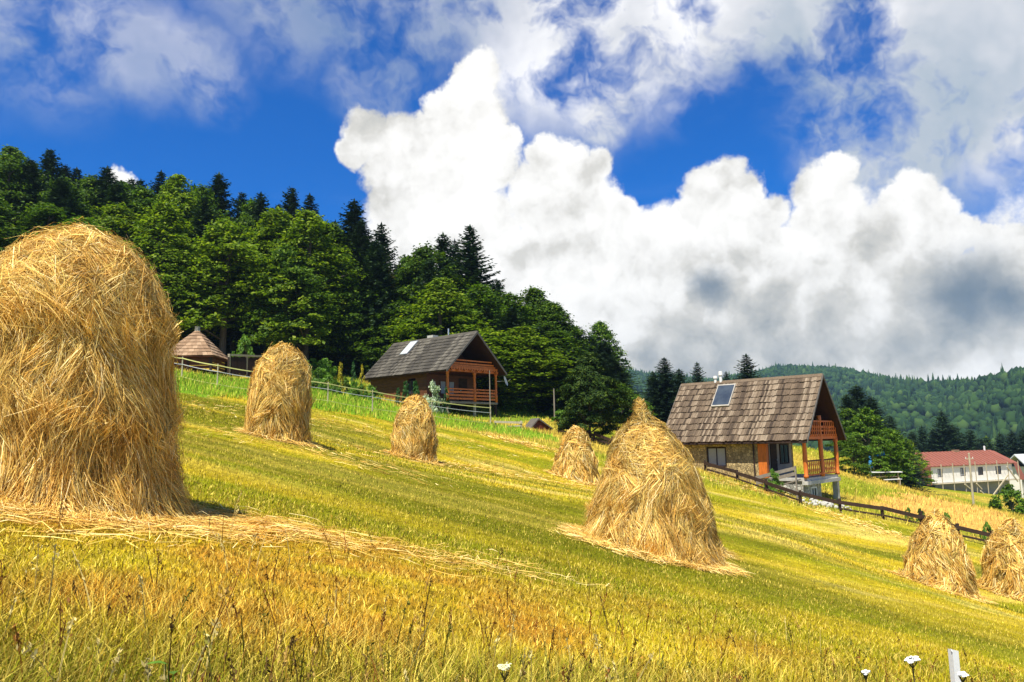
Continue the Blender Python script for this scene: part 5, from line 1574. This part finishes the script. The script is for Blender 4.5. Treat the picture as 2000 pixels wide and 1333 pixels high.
def picnic():
    p = P(1722, 912, 72)
    g = float(gh(p.x, p.y))
    root = empty('picnic_table', (p.x, p.y, g), R(-12)); tag(root, 'white trestle table before the leafy bushes', 'table')
    MB().box(-1.6, 1.6, -0.4, 0.4, 0.72, 0.78).build('tabletop', M['whitepaint'], root)
    for sx in (-1.3, 1.3):
        beam('leg', root, (sx, -0.35, -0.1), (sx, 0.1, 0.72), 0.08, 0.08, M['palewood']); beam('leg', root, (sx, 0.35, -0.1), (sx, -0.1, 0.72), 0.08, 0.08, M['palewood'])
    beam('stretcher', root, (-1.3, 0, 0.35), (1.3, 0, 0.35), 0.06, 0.08, M['palewood'])
    q = P(1742, 918, 71); 
    b = empty('white_bench', (q.x, q.y, float(gh(q.x, q.y))), R(20)); tag(b, 'low pale bench beside the white trestle table', 'bench')
    MB().box(-0.9, 0.9, -0.16, 0.16, 0.40, 0.46).build('seat', M['whitepaint'], b)
    for sx in (-0.7, 0.7):
        MB().box(sx - 0.04, sx + 0.04, -0.14, 0.14, -0.1, 0.40).build('leg', M['palewood'], b)
    u = P(1700, 905, 73)
    t = empty('blue_parasol', (u.x, u.y, float(gh(u.x, u.y)))); tag(t, 'folded blue parasol standing by the white table', 'parasol')
    MB().tube([(0, 0, -0.1), (0, 0, 2.0)], [0.03, 0.025], 6).build('pole', M['metal'], t)
    MB().tube([(0, 0, 0.8), (0, 0, 1.0), (0, 0, 1.9), (0, 0, 2.1)], [0.20, 0.17, 0.07, 0.01], 9).build('canopy', M['blue'], t)
    s = P(1717, 886, 74)
    h = empty('blue_sheet', (s.x, s.y, float(gh(s.x, s.y)))); tag(h, 'blue cloth hung among the leaves of the bushes', 'cloth')
    z = s.z - h.location.z
    v = []
    for i in range(5):
        for j in range(4):
            v.append((-0.5 + i * 0.26, 0.12 * math.sin(i * 1.7 + j), z + 0.45 - j * 0.22 - 0.06 * math.sin(i)))
    MB().add(v, [(i * 4 + j, i * 4 + j + 1, i * 4 + j + 5, i * 4 + j + 4) for i in range(4) for j in range(3)]).build('cloth', M['blue'], h)
    MB().tube([(-0.55, 0.1, -0.1), (-0.55, 0.1, z + 0.5)], [0.03, 0.03], 6).build('prop', M['palewood'], h)
picnic()

# ------------------------------------------------------------------ grass
def blades(name, label, x, y, h, w, col, mat, segs=2, lean=0.35, bend=0.5, wind=(0.12, 0.05)):
    N = len(x)
    z = gh(x, y) - 0.01
    a = rng.uniform(0, 6.283, N); ln = np.abs(rng.normal(0, lean, N))
    d = np.stack([np.cos(a) * ln + wind[0], np.sin(a) * ln + wind[1], np.ones(N)], -1); d /= np.linalg.norm(d, axis=1, keepdims=True)
    hz_ = np.stack([np.cos(a), np.sin(a), -0.3 * np.ones(N)], -1)
    fa = rng.uniform(0, 6.283, N)
    side = np.stack([np.cos(fa), np.sin(fa), np.zeros(N)], -1)
    base = np.stack([x, y, z], -1)
    V = [base - side * (w / 2)[:, None], base + side * (w / 2)[:, None]]
    if segs == 2:
        m = base + d * (h * 0.55)[:, None]
        V += [m + side * (w * 0.38)[:, None], m - side * (w * 0.38)[:, None]]
        V += [base + d * h[:, None] + hz_ * (h * bend * rng.random(N))[:, None]]
        V = np.stack(V, 1); k = 5
        b = (np.arange(N) * k)[:, None]
        F = [b + np.array([[0, 1, 2, 3]]), b + np.array([[3, 2, 4]])]
    else:
        V += [base + d * h[:, None]]
        V = np.stack(V, 1); k = 3
        b = (np.arange(N) * k)[:, None]
        F = [b + np.array([[0, 1, 2]])]
    me = mesh_np(name, V.reshape(-1, 3), F, np.repeat(col, k, 0))
    o = link(name, me, None, mat)
    return tag(o, label, 'grass', kind='stuff')

def sample(n, y0, y1, k0=-0.78, k1=0.80):
    y = np.exp(rng.uniform(math.log(y0), math.log(y1), n))
    return rng.uniform(k0, k1, n) * y, y

def tint(col, n, sun=0.18, straw=0.25, brown=0.1):
    r = rng.random(n)[:, None]
    c = col.copy()
    c = np.where(r < straw, c * 0.35 + np.array((0.62, 0.47, 0.09)) * 0.65, c)
    c = np.where((r > 1 - brown), c * 0.4 + np.array((0.26, 0.12, 0.018)) * 0.6, c)
    return np.minimum(c * rng.uniform(0.95, 1.55, (n, 1)), 0.85)

x, y = sample(170000, 2.2, 12.0)
dryn = 1 - sstep(4.6, 7.6, y - 0.18 * x + (fbm(x * 0.6, y * 0.6, 31, 4) - 0.5) * 3)
verge = 1 - sstep(4.4, 6.4, y - 0.85 * x + (fbm(x * 0.9, y * 0.9, 207, 3) - 0.5) * 3)
hh = (0.035 + 0.05 * rng.random(len(x))) + verge * rng.uniform(0.0, 0.16, len(x)) + dryn * rng.uniform(0.04, 0.22, len(x)) * (0.6 + 0.8 * fbm(x * 0.8, y * 0.8, 205, 3))
blades('dry_grass', 'unmown dry yellow grass along the near edge of the meadow', x, y, hh, rng.uniform(0.005, 0.011, len(x)) * (0.55 + y * 0.075), tint(field_col(x, y), len(x), straw=0.36, brown=0.20), M['blade'], 2, 0.5, 0.55)
x, y = sample(170000, 9.5, 26)
blades('mown_grass', 'short mown turf between the haystacks', x, y, rng.uniform(0.025, 0.075, len(x)), rng.uniform(0.010, 0.02, len(x)) * (0.6 + y * 0.03), tint(field_col(x, y), len(x), straw=0.20, brown=0.06), M['blade'], 1, 0.6)
x, y = sample(150000, 24, 60)
k = in_poly(GREEN, x, y) | ((y + 0.2 * x) > 47)
h = np.where(k, rng.uniform(0.12, 0.36, len(x)), rng.uniform(0.04, 0.10, len(x)))
blades('field_grass', 'grass on the upper meadow and along the fences', x, y, h, rng.uniform(0.025, 0.05, len(x)) * (0.5 + y * 0.014), tint(field_col(x, y), len(x), straw=0.14, brown=0.05), M['blade'], 1, 0.45)
x, y = sample(60000, 56, 112, -0.30, 0.82)
k = (y < np.interp(x, EDGE_X, EDGE_Y) + 1) | (x > 30)
x, y = x[k], y[k]
blades('rough_grass', 'long rough grass on the slope beyond the fences', x, y, rng.uniform(0.10, 0.32, len(x)), rng.uniform(0.05, 0.10, len(x)), tint(field_col(x, y), len(x), straw=0.12, brown=0.06), M['blade'], 1, 0.4)

# tall dry stalks with seed heads
def stalks():
    V, F, Cc = [], [], []
    off = 0
    pal = [np.array(c) for c in ((0.16, 0.065, 0.012), (0.28, 0.12, 0.02), (0.09, 0.05, 0.012), (0.42, 0.26, 0.06), (0.17, 0.16, 0.02), (0.50, 0.40, 0.14))]
    xs, ys = sample(1500, 2.7, 11.0, -0.75, 0.78)
    kk = rng.random(len(xs)) < np.clip(1.25 - (ys - 0.85 * xs - 4.0) * 0.28, 0.12, 1)
    xs, ys = xs[kk][:760], ys[kk][:760]
    for x, y in zip(xs, ys):
        z = float(gh(x, y)) - 0.02
        H = random.uniform(0.18, 0.52) * (1.0 if y < 5.5 else 0.75)
        a = random.uniform(0, 6.28); ln = abs(random.gauss(0, 0.16)); cv = random.uniform(0, 0.25)
        col = random.choice(pal) * random.uniform(0.8, 1.2)
        wd = random.uniform(0.0025, 0.0045)
        n = 6
        for ph in (0.0, 1.57):
            sd_ = np.array([math.cos(ph), math.sin(ph), 0])
            for i in range(n + 1):
                t = i / n
                c = np.array([x + math.cos(a) * (ln * t + cv * t * t) * H, y + math.sin(a) * (ln * t + cv * t * t) * H, z + H * t])
                V += [c - sd_ * wd * (1.2 - 0.6 * t), c + sd_ * wd * (1.2 - 0.6 * t)]; Cc += [col, col]
            F += [(off + 2 * i, off + 2 * i + 1, off + 2 * i + 3, off + 2 * i + 2) for i in range(n)]
            off += 2 * (n + 1)
        # seed head
        kind = random.random()
        m = random.randint(10, 26) if kind < 0.75 else 0
        sp = random.uniform(0.006, 0.03); hl = random.uniform(0.06, 0.2)
        for j in range(m):
            t = 1 - hl * random.random() / H
            c = np.array([x + math.cos(a) * (ln * t + cv * t * t) * H, y + math.sin(a) * (ln * t + cv * t * t) * H, z + H * t]) + rng.normal(0, sp * 0.6, 3)
            d = rng.normal(0, 1, 3); d[2] = abs(d[2]) + 0.8; d /= np.linalg.norm(d); s_ = np.cross(d, rng.normal(0, 1, 3)); s_ /= np.linalg.norm(s_) + 1e-6
            l = random.uniform(0.008, 0.018)
            V += [c - d * l, c + s_ * l * 0.4, c + d * l, c - s_ * l * 0.4]; Cc += [col * 1.1] * 4
            F.append((off, off + 1, off + 2, off + 3)); off += 4
    me = mesh_np('tall_stalks', np.array(V), np.array(F), np.array(Cc))
    tag(link('tall_stalks', me, None, M['dry']), 'tall brown seeding stalks standing in the dry grass', 'grass', kind='stuff')
stalks()

# straw spilled on the ground beside the big stack, and windrow remains
def spilled():
    Vs, Qs, off = [], [], 0
    def strip(pts, n, spread, L, w):
        nonlocal off
        pts = [np.array(hit(*p)) for p in pts]
        seg = rng.integers(0, len(pts) - 1, n); t = rng.random(n)[:, None]
        A = np.array(pts)[seg]; B = np.array(pts)[seg + 1]
        q = A + (B - A) * t + rng.normal(0, 1, (n, 2)) * np.array(spread)
        dr = (B - A); base = np.arctan2(dr[:, 1], dr[:, 0])
        a = base + rng.normal(0, 0.55, n)
        e = 0.2
        z = gh(q[:, 0], q[:, 1]); z2 = gh(q[:, 0] + np.cos(a) * e, q[:, 1] + np.sin(a) * e)
        d = np.stack([np.cos(a), np.sin(a), (z2 - z) / e + rng.normal(0, 0.05, n)], -1); d /= np.linalg.norm(d, axis=1, keepdims=True)
        up = np.array([[0, 0, 1.0]]) + rng.normal(0, 0.35, (n, 3))
        LL = rng.uniform(L[0], L[1], n)
        p0 = np.stack([q[:, 0], q[:, 1], z + rng.uniform(0.01, 0.09, n)], -1) - d * (LL / 2)[:, None]
        V, Q = ribbon(p0, d, up, LL, w * rng.uniform(0.7, 1.5, n), rng.normal(0.01, 0.015, n))
        Vs.append(V); Qs.append(Q + off); off += len(V)
    strip([(-40, 1020), (150, 1030), (340, 1040), (480, 1045)], 1000, (0.4, 0.28), (0.12, 0.5), 0.007)
    strip([(360, 1015), (480, 1030), (620, 1048)], 1200, (0.45, 0.42), (0.12, 0.5), 0.007)
    strip([(560, 1040), (720, 1075), (880, 1100), (1010, 1115)], 700, (0.5, 0.4), (0.12, 0.45), 0.007)
    strip([(1110, 1045), (1250, 1095), (1420, 1115)], 900, (0.25, 0.16), (0.15, 0.4), 0.009)
    strip([(400, 850), (540, 858), (700, 905), (800, 930)], 500, (0.9, 0.9), (0.2, 0.5), 0.012)
    strip([(700, 880), (950, 920), (1180, 960)], 900, (0.9, 1.0), (0.2, 0.5), 0.018)
    strip([(330, 790), (480, 800), (760, 850), (1080, 880)], 700, (1.3, 1.4), (0.2, 0.5), 0.018)
    strip([(960, 850), (1000, 862), (1080, 880)], 700, (0.6, 0.5), (0.2, 0.5), 0.026)
    strip([(1390, 940), (1550, 975), (1750, 1050)], 1600, (0.7, 0.6), (0.2, 0.5), 0.026)
    me = mesh_np('spilled_straw', np.concatenate(Vs), np.concatenate(Qs), np.full((sum(len(v) for v in Vs), 3), 1.1))
    tag(link('spilled_straw', me, None, M['hay']), 'loose straw lying in strips on the mown grass', 'straw', kind='stuff')
spilled()

# ------------------------------------------------------------------ foreground flowers and stake
def umbel(label, px, py, Y, rad, mat, dome=0.25, nfl=170):
    t = P(px, py, Y); g = float(gh(t.x, t.y))
    root = empty('umbel_flower', (t.x, t.y, g)); tag(root, label, 'flower')
    h = t.z - g
    MB().tube([(0.05, 0.02, -0.03), (0.03, 0.01, h * 0.5), (0, 0, h - 0.04)], [0.005, 0.004, 0.003], 6).build('stem', M['stem'], root)
    ray_ = MB()
    for k in range(12):
        a = 6.283 * k / 12
        ray_.tube([(0, 0, h - 0.045), (math.cos(a) * rad * 0.75, math.sin(a) * rad * 0.75, h - 0.012)], [0.0016, 0.0012], 4)
    ray_.build('spokes', M['stem'], root)
    fl = MB()
    for k in range(nfl):
        if k % 12 == 0:
            r0 = rad * math.sqrt(random.random()) * 0.85; a0 = random.uniform(0, 6.283); dz_ = random.uniform(-0.006, 0.004)
        qx = r0 * math.cos(a0) + random.gauss(0, rad * 0.13); qy = r0 * math.sin(a0) + random.gauss(0, rad * 0.13)
        r = math.hypot(qx, qy); a = math.atan2(qy, qx)
        z = h + dz_ + 0.25 * qx - dome * r * r / rad + random.uniform(-0.002, 0.004)
        c = Vector((r * math.cos(a), r * math.sin(a), z)); s = random.uniform(0.004, 0.007)
        vs = [c + Vector((0, 0, s * 0.5))]
        ph = random.random() * 6
        for q in range(6):
            vs.append(c + Vector((math.cos(ph + q * 1.047) * s, math.sin(ph + q * 1.047) * s, random.uniform(-0.3, 0.2) * s)))
        fl.add(vs, [(0, 1 + q, 1 + (q + 1) % 6) for q in range(6)])
    fl.build('florets', mat, root)
umbel('white flat-topped flower head leaning by the wooden stake, larger than its neighbours', 1781, 1286, 3.6, 0.028, M['petal'])
umbel('small white flower head low in the brown grass away from the stake', 1690, 1311, 3.7, 0.016, M['petal'])
umbel('small white flower head right below the wooden stake', 1879, 1315, 3.5, 0.019, M['petal'])
umbel('cream feathery blossom in the grass far from the wooden stake', 985, 1306, 2.9, 0.020, M['cream'], -0.6, 130)
def stake():
    t = P(1862, 1267, 5.6); g = float(gh(t.x, t.y))
    root = empty('wooden_stake', (t.x, t.y, g), R(12)); tag(root, 'short pale split stake standing in the dry grass', 'stake')
    h = t.z - g
    MB().add([(-0.022, -0.02, -0.1), (0.021, -0.022, -0.1), (0.019, 0.02, -0.1), (-0.021, 0.024, -0.1), (-0.025, -0.02, h), (0.02, -0.022, h - 0.012), (0.019, 0.02, h - 0.02), (-0.024, 0.024, h - 0.004)],
             [(3, 2, 1, 0), (4, 5, 6, 7), (0, 1, 5, 4), (1, 2, 6, 5), (2, 3, 7, 6), (3, 0, 4, 7)]).build('shaft', M['whitepaint'], root)
    MB().add([(-0.025, -0.021, h - 0.02), (-0.035, -0.02, h - 0.008), (-0.024, 0.0, h + 0.006)], [(0, 1, 2)]).build('splinter', M['whitepaint'], root)
stake()
def weed(label, px, py, Y, n, size):
    t = P(px, py, Y); g = float(gh(t.x, t.y))
    root = empty('broadleaf_weed', (t.x, t.y, g)); tag(root, label, 'weed')
    for k in range(n):
        a = random.uniform(0, 6.283); h = random.uniform(0.35, 1.0) * (t.z - g + 0.05)
        l = size * random.uniform(0.7, 1.3); tl = random.uniform(0.1, 0.7)
        d = Vector((math.cos(a), math.sin(a), tl)).normalized(); s = Vector((-math.sin(a), math.cos(a), 0)); r = random.uniform(0.0, 0.05)
        o = Vector((math.cos(a) * r, math.sin(a) * r, h)); dn = Vector((0, 0, -1))
        mb = MB().add([o, o + d * l * 0.35 + s * l * 0.28, o + d * l * 0.75 + s * l * 0.2 + dn * l * 0.06, o + d * l + dn * l * 0.18, o + d * l * 0.75 - s * l * 0.2 + dn * l * 0.06, o + d * l * 0.35 - s * l * 0.28, o + d * l * 0.5 + dn * l * 0.05],
                      [(0, 1, 6), (1, 2, 6), (2, 3, 6), (3, 4, 6), (4, 5, 6), (5, 0, 6)])
        mb.build('leaf', M['shrub'], root)
        MB().tube([(0, 0, -0.02), o], [0.003, 0.002], 5).build('stalk', M['shrub'], root)
weed('bright green leafy weed at the foot of the dry grass before the big haystack', 338, 1318, 3.3, 14, 0.06)
weed('dark green leafy weed in the grass below the broad conical haystack', 1560, 1322, 4.4, 12, 0.08)

# ------------------------------------------------------------------ haze
def haze():
    lo = min(float(gz.min()), float(hz.min())) - 1.0
    hi = float(max(hz.max() + 24, gz.max() + 30)) + 2.0
    o = MB().box(-2000, 2000, -60, 2000, lo, hi).build('haze', None)
    m = bpy.data.materials.new('haze'); m.use_nodes = True
    nt = m.node_tree; nt.nodes.clear()
    out = nt.nodes.new('ShaderNodeOutputMaterial'); v = nt.nodes.new('ShaderNodeVolumePrincipled')
    v.inputs['Color'].default_value = (0.45, 0.72, 0.95, 1)
    v.inputs['Density'].default_value = 0.00014
    v.inputs['Anisotropy'].default_value = 0.2
    nt.links.new(v.outputs[0], out.inputs['Volume'])
    o.data.materials.append(m)
    tag(o, 'thin bluish summer haze over the valley', 'haze', kind='stuff')
haze()
